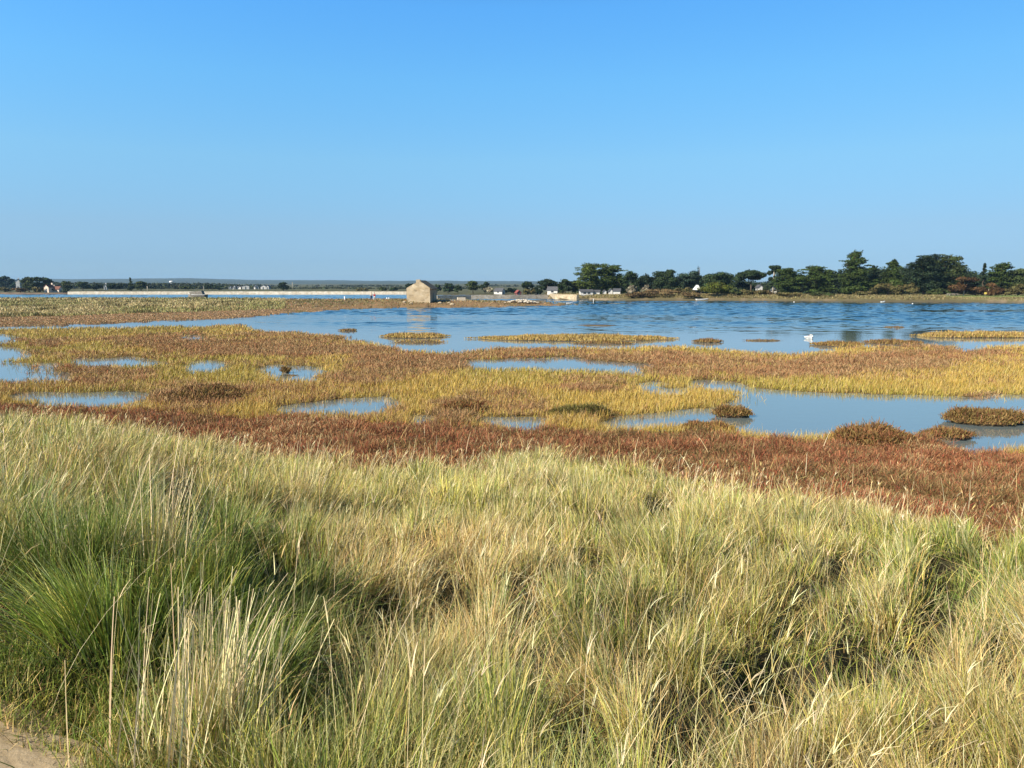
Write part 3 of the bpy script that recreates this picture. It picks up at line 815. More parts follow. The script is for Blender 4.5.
def islet(label, px, py, wpx, dep, h, pal, dens=900, cat='islet', Hm=0.25, leafy=False, name='marsh_islet', mud=0.05):
    """low plant covered islet: base line of its near edge seen at (px,py)"""
    x, y = PW(px, py, 0.0)
    W = wpx * y / F; y += dep * 0.5
    root = thing(name, label, cat, (x, y, 0.0))
    seed = int(px * 7 + py)
    na, nr = 40, 7
    V = []; 
    for j in range(nr):
        q = j / (nr - 1)
        for i in range(na):
            a = 2 * np.pi * i / na
            e = float(edge_of(a, seed))
            rr = (1 - q * 0.97) * e
            zz = -0.2 + (0.2 + mud) * min(1, q * 4) + (h) * (1 - (1 - q) ** 2) * (0.35 + 1.3 * float(vnoise(np.array([rr * math.cos(a) * 2.6]), np.array([rr * math.sin(a) * 2]), seed + 1)[0]))
            V.append((W / 2 * rr * math.cos(a), dep / 2 * rr * math.sin(a), zz))
    fs = [(j * na + i, j * na + (i + 1) % na, (j + 1) * na + (i + 1) % na, (j + 1) * na + i) for j in range(nr - 1) for i in range(na)]
    V = np.array(V)
    link('mud_base', np_mesh('mud_base', V, np.array(fs), None, True), M_DIRT, root)
    n = dens
    if n:
        a = rng.uniform(0, 2 * np.pi, n); q = np.sqrt(rng.uniform(0, 1, n)) * 0.97
        ex = edge_of(a, seed)
        bx, by = W / 2 * q * ex * np.cos(a), dep / 2 * q * ex * np.sin(a)
        Hv = Hm * (0.4 + 0.6 * np.clip((1 - q) * 3.5, 0, 1)) * (0.25 + 1.5 * fbm(bx * 1.1 + 30, by * 1.1 + 30, seed + 5)) * np.where(rng.uniform(0, 1, n) < 0.05, 1.3, 1.0)
        qq = 1 - q
        bz = mud + h * (1 - (1 - qq) ** 2) * 0.9
        c = pick(pal, rng.choice(len(pal), n), 0.2)
        if leafy:
            parts = []
            for s in range(3):
                parts.append(blades(np.stack([bx + rng.normal(0, .05, n), by + rng.normal(0, .05, n), bz + rng.uniform(0, 0.5, n) * Hv], -1), Hv * rng.uniform(0.3, 0.9, n), max(0.014, y * 0.0012) * rng.uniform(0.7, 1.4, n), rng.uniform(0, 6.28, n), rng.uniform(0, 0.9, n), rng.uniform(0, 0.5, n), c, c, 1, tipw=0.5))
            A = join(parts)
        else:
            A = blades(np.stack([bx, by, bz - 0.02], -1), Hv * rng.uniform(0.6, 1.3, n), max(0.012, y * 0.0010) * rng.uniform(0.7, 1.3, n), rng.uniform(0, 6.28, n), np.abs(rng.normal(0.1, 0.12, n)), np.abs(rng.normal(0.1, 0.15, n)), c * 0.92, c, 2)
        link('foliage', np_mesh('foliage', *A), M_LEAF, root)
    return root

YEL = [(0.46, 0.32, 0.10), (0.38, 0.29, 0.09), (0.50, 0.36, 0.17)]
YBR = [(0.46, 0.34, 0.10), (0.34, 0.22, 0.07), (0.26, 0.15, 0.06)]
BRN = [(0.26, 0.16, 0.06), (0.20, 0.15, 0.05), (0.30, 0.20, 0.08), (0.17, 0.08, 0.04)]

def build_islets():
    islet('long yellow grass islet lying in the lagoon in front of the main marsh', 578, 341.5, 226, 6.0, 0.10, YEL + YBR, 9000, Hm=0.21)
    islet('short yellow grass islet at the lagoon edge with a sandy foot', 412, 338.5, 70, 4.6, 0.08, YEL + YBR, 3200, Hm=0.19)
    islet('pale sandy islet just below the short yellow grass islet', 416, 344, 62, 3.2, 0.04, YBR, 500, Hm=0.14)
    islet('tawny reed islet running out of the picture in the blue lagoon', 1000, 338.5, 142, 5.5, 0.12, YBR + YEL, 5200, Hm=0.26)
    islet('tiny brown islet alone in calm water left of the swan', 710, 343, 30, 2.0, 0.06, BRN, 500, Hm=0.18)
    islet('thin dark mud bar just left of the swan', 766, 341.5, 42, 1.6, 0.03, BRN, 160, Hm=0.08, cat='mud bar', name='mud_bar')
    islet('brown islet near the marsh edge right of the swan', 846, 347, 58, 3.0, 0.08, BRN + YBR, 1300, Hm=0.2)
    islet('low brown islet on the marsh edge below the reed islet', 905, 345, 62, 3.4, 0.08, BRN, 1200, Hm=0.2)
    islet('small mud bar awash in the ruffled lagoon beyond the swan', 900, 328, 22, 2.2, 0.04, BRN, 120, Hm=0.08, cat='mud bar', name='mud_bar')
    islet('long dark mud bar awash in the lagoon beyond the long islet', 598, 326.2, 46, 2.6, 0.05, BRN, 0, cat='mud bar', name='mud_bar')
    islet('little brown islet off the left end of the open lagoon', 346, 331.3, 20, 2.2, 0.06, BRN + YBR, 300, Hm=0.15)
    islet('reddish mud strip in the shallow channel below the long yellow islet', 605, 344.5, 74, 1.6, 0.05, BRN + YBR, 700, Hm=0.14)
    islet('dark leafy hummock standing in the pool at the marsh tongue', 737, 418.5, 40, 0.9, 0.10, BRN, 1000, Hm=0.26, leafy=True, cat='hummock', name='marsh_hummock')
    islet('wide round leafy hummock in the large pool near the picture edge', 1004, 427, 84, 1.7, 0.12, BRN, 3200, Hm=0.26, leafy=True, cat='hummock', name='marsh_hummock')
    islet('brown hummock between the small pool and the red marsh', 714, 436, 50, 1.3, 0.10, BRN + [(0.27, 0.115, 0.055), (0.34, 0.17, 0.07)], 1400, Hm=0.22, leafy=True, cat='hummock', name='marsh_hummock')
    islet('bushy dark hummock rising above the near shore of the large pool', 890, 450, 92, 1.6, 0.06, BRN + [(0.27, 0.115, 0.055), (0.34, 0.17, 0.07)], 3600, Hm=0.31, leafy=True, cat='hummock', name='marsh_hummock')
    islet('olive green hummock on the near edge of the yellow marsh', 583, 420, 64, 1.3, 0.05, [(0.16, 0.15, 0.045), (0.20, 0.17, 0.05), (0.13, 0.10, 0.04)], 2000, Hm=0.24, leafy=True, cat='hummock', name='marsh_hummock')
    islet('trailing brown spur hummock reaching into the large pool', 955, 441, 56, 0.9, 0.07, BRN + [(0.27, 0.115, 0.055)], 900, Hm=0.16, leafy=True, cat='hummock', name='marsh_hummock')
    islet('rusty hummock in yellow grass left of the olive hummock', 462, 416, 46, 1.6, 0.14, BRN + [(0.32, 0.12, 0.05)], 1500, Hm=0.24, leafy=True, cat='hummock', name='marsh_hummock')
    islet('wide brown hummock beside the small near pools', 190, 407, 92, 3.4, 0.2, BRN + [(0.24, 0.14, 0.07)], 3400, Hm=0.24, leafy=True, cat='hummock', name='marsh_hummock')
    islet('dark clump of weed in the small round pool', 284, 373.5, 9, 0.5, 0.06, BRN, 130, Hm=0.2, leafy=True, cat='clump', name='weed_clump')
    islet('dark weed streak floating under the clump in the small round pool', 290, 376, 18, 0.35, 0.01, BRN, 60, Hm=0.03, leafy=True, cat='weed', name='floating_weed', mud=0.01)

# ------------------------------------------------------------------ trees
GREENS = dict(cyp=(0.048, 0.072, 0.017), cypl=(0.072, 0.098, 0.022), dark=(0.026, 0.042, 0.02), pine=(0.036, 0.056, 0.022), yg=(0.105, 0.12, 0.02), rus=(0.085, 0.05, 0.022),
              oli=(0.12, 0.105, 0.04), grey=(0.30, 0.26, 0.18), oak=(0.055, 0.072, 0.024), sc=(0.15, 0.105, 0.05), teal=(0.036, 0.058, 0.038))

def leafcloud(lobes, n, size, col, flat=0.0, out=0.55):
    lobes = np.asarray(lobes, float)           # cx,cy,cz,rx,ry,rz
    vol = lobes[:, 3] * lobes[:, 4] * lobes[:, 5]
    pr = vol ** 0.72; pr = pr / pr.sum()
    li = rng.choice(len(lobes), n, p=pr)
    d = rng.standard_normal((n, 3)); d /= np.linalg.norm(d, axis=1, keepdims=True)
    r = rng.uniform(0, 1, n) ** 0.42
    r = r * (1 + 0.10 * rng.standard_normal(n))
    P = lobes[li, :3] + d * r[:, None] * lobes[li, 3:]
    nr = d * out + rng.standard_normal((n, 3)) * (1 - out) * 0.8
    nr[:, 2] += flat
    nr /= np.linalg.norm(nr, axis=1, keepdims=True) + 1e-9
    t = np.cross(nr, rng.standard_normal((n, 3))); t /= np.linalg.norm(t, axis=1, keepdims=True) + 1e-9
    b = np.cross(nr, t)
    s = (size * rng.uniform(0.6, 1.35, n))[:, None] * 0.5
    V = np.stack([P - t * s - b * s * 0.7, P + t * s - b * s * 0.7, P + t * s * 0.8 + b * s * 0.7, P - t * s * 0.8 + b * s * 0.7], 1).reshape(-1, 3)
    Q = np.arange(n * 4).reshape(n, 4)
    lobe_var = 1 + 0.30 * rng.standard_normal((len(lobes), 1))
    c = np.array(col)[None, :] * lobe_var[li].clip(0.6, 1.5) * (1 + 0.2 * rng.standard_normal((n, 1))).clip(0.5, 1.6) * (1 + 0.07 * rng.standard_normal((n, 3)))
    return V, Q, np.repeat(c, 4, 0)

def make_lobes(kind, H, W):
    L = []; U = random.uniform
    if kind == 'cypress':
        k = 34
        for i in range(k):
            q = (i + 0.5) / k
            env = (1 - q) ** 0.62 * (0.55 + 0.45 * min(1, q * 5)) if True else 1
            a = U(0, 6.28); rr = W / 2 * env * U(0.25, 0.78)
            rl = W * 0.5 * max(0.16, env * U(0.3, 0.5))
            L.append((rr * math.cos(a), rr * math.sin(a), H * (0.06 + 0.88 * q), rl, rl, H * U(0.045, 0.075)))
        for q in (0.12, 0.27, 0.42, 0.57, 0.7, 0.82):
            e = (1 - q) ** 0.6; L.append((0, 0, H * q, W * 0.28 * e, W * 0.28 * e, H * 0.10))
        for i in range(7):
            a = U(0, 6.28); rr = W * 0.5 * U(0.0, 0.35)
            L.append((rr * math.cos(a), rr * math.sin(a), H * U(0.84, 0.97), W * 0.035, W * 0.035, H * 0.055))
        for i in range(30):
            q = U(0.12, 0.94); env = (1 - q) ** 0.62 * (0.55 + 0.45 * min(1, q * 5)); a = U(0, 6.28); rr = W / 2 * env * U(0.82, 1.06)
            L.append((rr * math.cos(a), rr * math.sin(a), H * q, W * U(0.05, 0.10), W * U(0.05, 0.10), H * 0.02))
    elif kind == 'spread':                      # broad old cypress with layered plates and a flat top
        k = 38
        for i in range(k):
            q = (i + 0.5) / k
            env = 0.72 + 0.28 * math.sin(q * 3.1) - 0.22 * max(0, q - 0.75) * 4 * 0.6
            a = U(0, 6.28); rr = W / 2 * env * U(0.2, 0.82)
            rl = W * 0.5 * U(0.22, 0.4)
            L.append((rr * math.cos(a), rr * math.sin(a), H * (0.12 + 0.82 * q), rl, rl, H * U(0.05, 0.085)))
        for q in (0.2, 0.36, 0.52, 0.68, 0.8):
            L.append((U(-.1, .1) * W, U(-.1, .1) * W, H * q, W * 0.25, W * 0.25, H * 0.11))
        for i in range(34):
            q = U(0.15, 1.0); a = U(0, 6.28); rr = W / 2 * U(0.74, 1.0) * (1 - 0.45 * max(0, q - 0.7) / 0.3)
            L.append((rr * math.cos(a), rr * math.sin(a), H * q * 0.98, W * U(0.06, 0.12), W * U(0.06, 0.12), H * 0.02))
    elif kind == 'umbrella':
        for i in range(16):
            a = U(0, 6.28); q = U(0, 1) ** 0.5; rr = W / 2 * 0.78 * q
            L.append((rr * math.cos(a), rr * math.sin(a), H * (0.86 - 0.24 * q * q), W * U(0.15, 0.22), W * U(0.15, 0.22), H * U(0.10, 0.15)))
    elif kind == 'palmtop':
        for i in range(8):
            a = U(0, 6.28); rr = W * 0.3
            L.append((rr * math.cos(a), rr * math.sin(a), H * U(0.80, 0.95), W * 0.22, W * 0.22, H * 0.06))
        for i in range(5):
            L.append((U(-.3, .1) * W, U(-.2, .2) * W, H * U(0.35, 0.8), W * 0.2, W * 0.2, H * 0.08))
    elif kind == 'bush':
        for i in range(13):
            a = U(0, 6.28); q = U(0, 1); rr = W / 2 * 0.72 * math.sqrt(U(0, 1))
            hh = H * (1 - 0.55 * (rr / (W / 2)) ** 2)
            L.append((rr * math.cos(a), rr * math.sin(a), hh * U(0.3, 0.8), W * U(0.12, 0.2), W * U(0.12, 0.2), H * U(0.13, 0.22)))
    elif kind == 'spire':
        for i in range(14):
            q = (i + 0.5) / 14; a = U(0, 6.28); rr = W / 2 * (1 - q) * U(0.2, 0.6)
            L.append((rr * math.cos(a), rr * math.sin(a), H * (0.1 + 0.87 * q), W * 0.5 * max(0.12, (1 - q) * 0.5), W * 0.5 * max(0.12, (1 - q) * 0.5), H * 0.045))
    else:                                       # round crowned
        for i in range(20):
            a = U(0, 6.28); q = U(0, 1)
            z = 0.24 + 0.66 * q; env = math.sqrt(max(0.05, 1 - ((z - 0.52) / 0.5) ** 2))
            rr = W / 2 * env * U(0.2, 0.72)
            L.append((rr * math.cos(a), rr * math.sin(a), H * z, W * U(0.13, 0.21), W * U(0.13, 0.21), H * U(0.08, 0.14)))
    return L

TREE_GROUP_OF = {}
def tree(name, label, px, wpx, ytop, D, kind='round', col='pine', ybase=None, group=None, bark=None, dens=1.0, cat='tree'):
    zpx = AT(px, 290, D)
    x = zpx[0]; y = D
    z = float(ground_z(np.array([x]), np.array([y]))[0])
    if z < 0.2: z = 0.3
    H = AT(px, ytop, D)[2] - z
    W = 1.22 * wpx * D / F
    root = thing(name, label, cat, (x, y, z), 0, group)
    lob = make_lobes(kind, H, W)
    pxm = D / F
    size = max(0.24, pxm * 1.15)
    area = H * W / pxm ** 2
    n = int(np.clip(area * 8.0 * dens, 300, 14000))
    flat = 0.55 if kind in ('cypress', 'spread', 'spire') else 0.35
    V, Q, C = leafcloud(lob, n, size, GREENS[col] if isinstance(col, str) else col, flat)
    V[:, 2] = np.maximum(V[:, 2], 0.05)
    link('crown', np_mesh('crown', V, Q, C), M_LEAF, root)
    mb = MB()
    r0 = max(0.12, 0.022 * H + 0.05)
    top = {'umbrella': 0.78, 'palmtop': 0.92, 'bush': 0.55, 'cypress': 0.9, 'spire': 0.95}.get(kind, 0.75)
    jx, jy = random.uniform(-.04, .04) * H, random.uniform(-.04, .04) * H
    pts = [(0, 0, -0.2), (jx * .4, jy * .4, H * top * 0.35), (jx, jy, H * top * 0.7), (jx * 1.2, jy * 1.2, H * top)]
    mb.tube(pts, [r0 * 1.25, r0, r0 * 0.65, r0 * 0.25], 7)
    for l in random.sample(lob, min(6, len(lob))):
        zs = max(0.12 * H, min(l[2] * 0.65, H * top * 0.7))
        f = zs / (H * top)
        mb.tube([(jx * f, jy * f, zs), (l[0] * .55, l[1] * .55, (zs + l[2]) / 2), (l[0], l[1], l[2])], [r0 * 0.45, r0 * 0.3, r0 * 0.12], 5)
    mb.build('trunk', bark or M_BARK, root, True)
    return root

def build_trees():
    T = tree
    # --- wooded island, along its shore
    T('cypress_tree', 'broad layered cypress spreading over the white cabins, light green top', 591, 28, 262.5, 248, 'spread', 'cypl')
    T('cypress_tree', 'flat topped dark cypress beside the broad cypress over the white cabins', 611, 29, 263.5, 250, 'spread', 'cyp')
    T('round_tree', 'low dark tree at the foot of the broad cypress by the shore wall', 575, 16, 279, 250, 'round', 'oak')
    T('round_tree', 'grey green tree left of the broad cypress, lower than it', 565, 14, 278.5, 246, 'round', 'pine')
    T('round_tree', 'dark domed tree with a dark roofed house at its foot', 547, 22, 278.8, 262, 'round', 'dark', dens=1.3)
    T('stone_pine', 'small umbrella pine behind the red house', 527, 11, 281, 300, 'umbrella', 'pine')
    T('round_tree', 'grey green rounded tree just right of the twin cypresses', 630, 15, 270.5, 240, 'round', 'pine')
    T('round_tree', 'lower dark tree second to the right of the twin cypresses', 645, 17, 273.5, 246, 'round', 'dark')
    T('round_tree', 'large domed dark green tree standing over the brown scrub', 667, 26, 269, 246, 'round', 'pine', dens=1.2)
    T('round_tree', 'bluish green tree behind the white pyramid roof', 691, 25, 270.5, 252, 'round', 'teal', dens=1.1)
    T('dead_tree', 'bare dark snag poking out above the tree canopy', 697.5, 4, 265.5, 256, 'spire', 'dark', dens=0.4)
    T('round_tree', 'wide dark tree behind the bright yellow green bush', 718, 31, 271.5, 240, 'round', 'pine', dens=1.1)
    T('shrub', 'bright yellow green bush at the shore under a wide dark tree', 717, 36, 279.5, 226, 'bush', 'yg', dens=0.9, cat='shrub')
    T('shrub', 'dark green bush at the right foot of the bright yellow green bush', 734, 14, 286, 224, 'bush', 'oak', cat='shrub')
    T('stone_pine', 'umbrella pine with a smooth domed crown and bare stems', 751, 27, 268, 245, 'umbrella', 'pine', dens=1.6)
    T('round_tree', 'low dark tree filling in under the umbrella pine', 742, 22, 281, 252, 'round', 'dark')
    T('tall_tree', 'thin tree with one tuft of foliage on a tall pale trunk', 773, 11, 264.5, 236, 'palmtop', 'dark', bark=M_PALEBARK)
    T('cypress_tree', 'ragged cypress right of the thin pale trunked tree', 788, 30, 267.5, 230, 'spread', 'cyp', dens=1.1)
    T('cypress_tree', 'dark ragged cypress left of the tallest cypress, top leaning out', 816, 34, 265.5, 229, 'spread', 'cyp', dens=1.1)
    T('cypress_tree', 'tallest cypress on the island shore, broad pointed crown', 853, 46, 249.5, 226, 'cypress', 'cyp', dens=1.25)
    T('cypress_tree', 'dark cypress tucked behind the right side of the tallest cypress', 872, 22, 265.5, 234, 'cypress', 'dark')
    T('cypress_tree', 'pointed cypress right of the tallest cypress above olive scrub', 892, 32, 259, 228, 'cypress', 'cyp')
    T('cypress_tree', 'tall cypress with tiers reaching left, foremost of the big pair', 924, 33, 253.5, 222, 'spread', 'dark', dens=1.2)
    T('cypress_tree', 'lacy topped cypress forming the right of the big pair', 945, 29, 253.5, 226, 'spread', 'oak', dens=0.95)
    T('round_tree', 'low green tree between the lacy cypress and the russet tree', 958, 22, 274, 226, 'round', 'oak')
    T('deciduous_tree', 'russet leaved tree with two pale stems beside the picnic tables', 964, 24, 276.5, 214, 'round', 'rus', bark=M_PALEBARK)
    T('deciduous_tree', 'low domed russet tree standing alone on the lawn', 989, 26, 281, 212, 'bush', 'rus', bark=M_PALEBARK)
    T('spruce_tree', 'narrow dark spired conifer behind the domed russet tree', 983, 16, 262.5, 232, 'spire', 'dark', dens=1.3)
    T('cypress_tree', 'green conifer with a knobbly top next to the narrow spire', 999, 22, 262, 230, 'spread', 'cyp', dens=1.1)
    T('round_tree', 'broad rounded tree cut by the picture edge', 1019, 36, 264.5, 230, 'round', 'oak', dens=1.2)
    T('round_tree', 'dark tree filling the gap behind the domed russet tree', 976, 20, 279, 238, 'round', 'dark')
    # shrubs
    S = [('olive scrub bush with a tawny top under the pointed cypress', 888, 26, 279.5, 216, 'oli'), ('grey olive bush at the waterside left of the big cypress pair', 910, 16, 281, 214, 'oli'),
         ('low olive bush in front of the tallest cypress', 864, 20, 290, 214, 'oli'), ('pale grey feathery bush beside the cabins', 631, 11, 283, 228, 'grey'),
         ('second pale grey bush under the lower dark tree', 645, 8, 282, 232, 'grey'), ('brown bracken bank right of the pale grey bush', 640, 26, 289.5, 226, 'sc'),
         ('brown scrub mound under the domed dark green tree', 662, 30, 288, 228, 'sc'), ('pale tipped scrub left of the white pyramid roof', 685, 20, 286, 230, 'oli'),
         ('small brown bush below the white pyramid roof', 690, 22, 291, 222, 'sc'), ('olive scrub below the umbrella pine', 752, 26, 288, 226, 'oli'),
         ('brown scrub by the small white house', 766, 14, 289.5, 224, 'sc'), ('olive shore bush under the ragged cypress', 790, 26, 291.5, 219, 'oli'),
         ('green shore bush under the leaning dark cypress', 822, 24, 291.5, 217, 'oak'), ('brown green hedge bush right of the russet tree', 1006, 18, 287, 218, 'oli'),
         ('pale olive bush at the picture edge', 1018, 16, 281, 216, 'oli'), ('dark bush behind the picnic tables', 943, 24, 286, 219, 'oak'),
         ('dull brown bush between the two russet trees', 976, 10, 286.5, 216, 'sc')]
    for lb, px, w, yt, D, c in S:
        T('shrub', lb, px, w, yt, D, 'bush', c, cat='shrub', dens=0.85)
    for lb, px, w, yt, D, c in [('low brown bush on the far beach under the large rounded tree', 20, 14, 286.5, 385, 'sc'), ('olive bush on the far beach left of the cream house', 37, 12, 286, 384, 'oli'), ('small dark bush on the far beach right of the cream house', 66, 8, 287.5, 384, 'oak'), ('grey bush at the picture edge on the far beach', 5, 12, 286, 400, 'oli')]:
        T('shrub', lb, px, w, yt, D, 'bush', c, cat='shrub', dens=0.85)
    # --- shore behind the mill dyke
    for lb, px, w, yt, D, k, c in [
        ('dark round tree right behind the stone mill roof', 448, 13, 283, 352, 'round', 'dark'), ('small grey green tree second right of the mill', 458, 8, 284.5, 360, 'round', 'pine'),
        ('low tree hidden behind the left eave of the stone mill', 411, 12, 283, 420, 'round', 'dark'), ('small tree showing beyond the mill roof edge', 437, 9, 284, 380, 'round', 'pine'),
        ('large dark round tree standing apart beyond the dyke', 473, 16, 279.8, 348, 'round', 'oak'), ('small dark tree touching the large round tree beyond the dyke', 485, 9, 281.8, 356, 'round', 'dark'),
        ('low dark tree beside the red house', 510, 12, 286, 350, 'bush', 'dark'), ('grey brown tree under the small umbrella pine', 530, 16, 286, 300, 'bush', 'oli'),
        ('low green bush beside the dark domed tree', 537, 10, 286, 300, 'bush', 'pine'), ('tree at the far left foot of the dark domed tree', 560, 16, 283, 300, 'round', 'oak')]:
        T('round_tree', lb, px, w, yt, D, k, c)
    T('shrub', 'pale grey blossoming bush left of the white gabled house', 489, 11, 286, 346, 'bush', 'grey', cat='shrub')
    # --- far left shore
    for lb, px, w, yt, D, k, c in [
        ('large rounded tree left of the cream house across the water', 29, 17, 275.5, 395, 'round', 'oak'), ('darker tree between the large rounded tree and the cream house', 43, 17, 276, 402, 'round', 'pine'),
        ('dark tree at the picture edge on the far shore', 3, 14, 276, 560, 'round', 'teal'), ('grey tree second from the picture edge on the far shore', 12, 12, 278.5, 560, 'round', 'teal'),
        ('bushy tree right of the cream house', 67, 12, 280.5, 400, 'round', 'oak'), ('dark low tree beyond the cream house garden', 83, 15, 281, 430, 'round', 'pine'),
        ('low tree left of the small white far house', 97, 12, 283, 440, 'bush', 'dark'), ('low tree right of the small white far house', 116, 16, 282.5, 450, 'bush', 'dark'),
        ('pointed tree rising above the long white dyke', 131, 8, 277.5, 430, 'spire', 'oak'), ('rounded tree beside the pointed tree on the dyke shore', 141, 13, 281, 430, 'round', 'oak'),
        ('dark square tree alone beyond the white dyke and village', 283.5, 11, 281.8, 430, 'round', 'dark'), ('dark bush beyond the dyke near the two walkers', 382, 9, 286, 430, 'bush', 'oak'),
        ('round bush beyond the dyke right of the walkers bush', 394, 8, 286.5, 430, 'bush', 'pine'), ('olive bush beyond the dyke left of the walkers', 362, 12, 287.5, 430, 'bush', 'oli'),
        ('green bush beyond the dyke at the old hulk', 188, 14, 285, 460, 'bush', 'oak'), ('dark bush beyond the dyke right of the old hulk', 212, 18, 284, 470, 'bush', 'dark')]:
        T('round_tree', lb, px, w, yt, D, k, c)

def build_far_woods():
    """woods far across the water that read as one mass, and hills behind"""
    def wood(name, label, y0, y1, x0, x1, ytop, n, col, seed, nl=60, lsz=1.2):
        L = []
        for i in range(n):
            px = random.uniform(x0, x1); D = random.uniform(y0, y1)
            x, _, _ = AT(px, 286, D)
            yt = np.interp(px, *ytop) + random.uniform(-0.4, 1.5)
            zt = max(2.0, AT(px, yt, D)[2])
            r = random.uniform(2.6, 5.0)
            zz = zt - r * 0.5
            while zz > -1:
                L.append((x + random.uniform(-1, 1) * 2, D + random.uniform(-2, 2), zz, r, r, r * 0.55)); zz -= r * 0.8
        V, Q, C = leafcloud(L, len(L) * nl, lsz, col, 0.4, 0.6)
        V[:, 2] = np.maximum(V[:, 2], 0.2)
        o = link(name, np_mesh(name, V, Q, C), M_LEAF); tag(o, label, 'wood', kind='stuff')
    wood('far_wood', 'grey green woods on the far shore beyond the white dyke', 560, 760, -120, 470, ([-120, 0, 20, 70, 130, 180, 215, 290, 330, 370, 420], [277, 279, 281, 282.5, 283, 283.2, 283.5, 287.5, 286.5, 287.2, 286.6]), 900, (0.05, 0.062, 0.035), 1, 50, 1.2)
    wood('distant_wood', 'low woods further inland below the hills', 1000, 1400, -200, 620, ([-200, 150, 200, 300, 350, 420, 620], [282, 283, 282.8, 285.4, 284.8, 284.8, 285]), 600, (0.05, 0.062, 0.04), 2, 36, 2.0)
    wood('island_wood', 'dense green woods in the middle of the wooded island', 262, 330, 580, 1100, ([580, 640, 700, 760, 800, 850, 930, 1000, 1100], [281, 277, 275, 282, 276, 269, 267, 274, 271]), 330, (0.032, 0.048, 0.022), 3, 130, 0.62)
    # hills
    nx, ny = 500, 40
    xs = np.linspace(-3400, 3400, nx); ys = np.geomspace(1900, 5600, ny)
    X, Y = np.meshgrid(xs, ys)
    pxs, _ = proj(X.ravel(), Y.ravel(), 0 * X.ravel())
    crest = 4.5 + (285 - np.interp(pxs, [-200, 0, 90, 190, 240, 330, 400, 500, 620, 1100], [280.6, 281, 280.6, 279.8, 281, 281.6, 282, 282.3, 283, 283.6])) * Y.ravel() / F
    q = sstep(1900, 4300, Y.ravel()) 
    Z = crest * q * (0.82 + 0.36 * fbm(X.ravel() * 0.004, Y.ravel() * 0.0016, 91, 4)) + 5 * vnoise(X.ravel() * 0.03, Y.ravel() * 0.01, 92) * q + 5
    Z = Z * (1 - sstep(5000, 5600, Y.ravel())) - 2
    V = np.stack([X.ravel(), Y.ravel(), Z], -1)
    i = np.arange(ny - 1)[:, None] * nx + np.arange(nx - 1)[None, :]
    Q = np.stack([i, i + 1, i + nx + 1, i + nx], -1).reshape(-1, 4)
    m = mat_noise('hill_fields', (0.03, 0.045, 0.03), (0.075, 0.085, 0.05), 0.012, 0.95, 0.0, 6)
    o = link('hills', np_mesh('hills', V, Q, None, True), m); tag(o, kind='structure')

# ------------------------------------------------------------------ buildings
def ground_at(x, y):
    return float(ground_z(np.array([x]), np.array([y]))[0])

def cottage(name, label, px, D, w, l, he, hr, rz, wall, roofm, group=None, z=None, chimney=True, door=True, windows=1, cat='house'):
    """gabled house, gable ends along local y; local x is the width"""
    x = AT(px, 290, D)[0]
    if z is None: z = ground_at(x, D)
    root = thing(name, label, cat, (x, D, z), rz, group)
    b = MB(); b.prism([(-w / 2, -0.3), (w / 2, -0.3), (w / 2, he), (0, hr), (-w / 2, he)], -l / 2, l / 2)
    b.build('wall', wall, root)
    r = MB(); t = 0.16; ov = 0.25
    s = (hr - he) / (w / 2)
    r.prism([(-w / 2 - ov, he - s * ov + 0.02), (0, hr + 0.02), (w / 2 + ov, he - s * ov + 0.02), (w / 2 + ov, he - s * ov + t), (0, hr + t + .05), (-w / 2 - ov, he - s * ov + t)], -l / 2 - 0.2, l / 2 + 0.2)
    rf = r.build('roof', roofm, root)
    if chimney:
        c = MB(); c.box(-0.35, 0.35, l / 2 - 1.0, l / 2 - 0.3, hr - 0.4, hr + 1.0); c.build('chimney', wall, rf)
    if door:
        d = MB(); d.box(-0.45, 0.45, -l / 2 - 0.04, -l / 2 + 0.05, 0, min(2.0, he * 0.85)); d.build('door', M_DOOR, root)
    for k in range(windows):
        v = MB(); yy = -l / 2 + l * (k + 1) / (windows + 1)
        v.box(-w / 2 - 0.04, -w / 2 + 0.05, yy - 0.45, yy + 0.45, he * 0.4, he * 0.8); v.build('window', M_WINDOW, root)
        v = MB(); v.box(w / 2 - 0.05, w / 2 + 0.04, yy - 0.45, yy + 0.45, he * 0.4, he * 0.8); v.build('window', M_WINDOW, root)
    return root

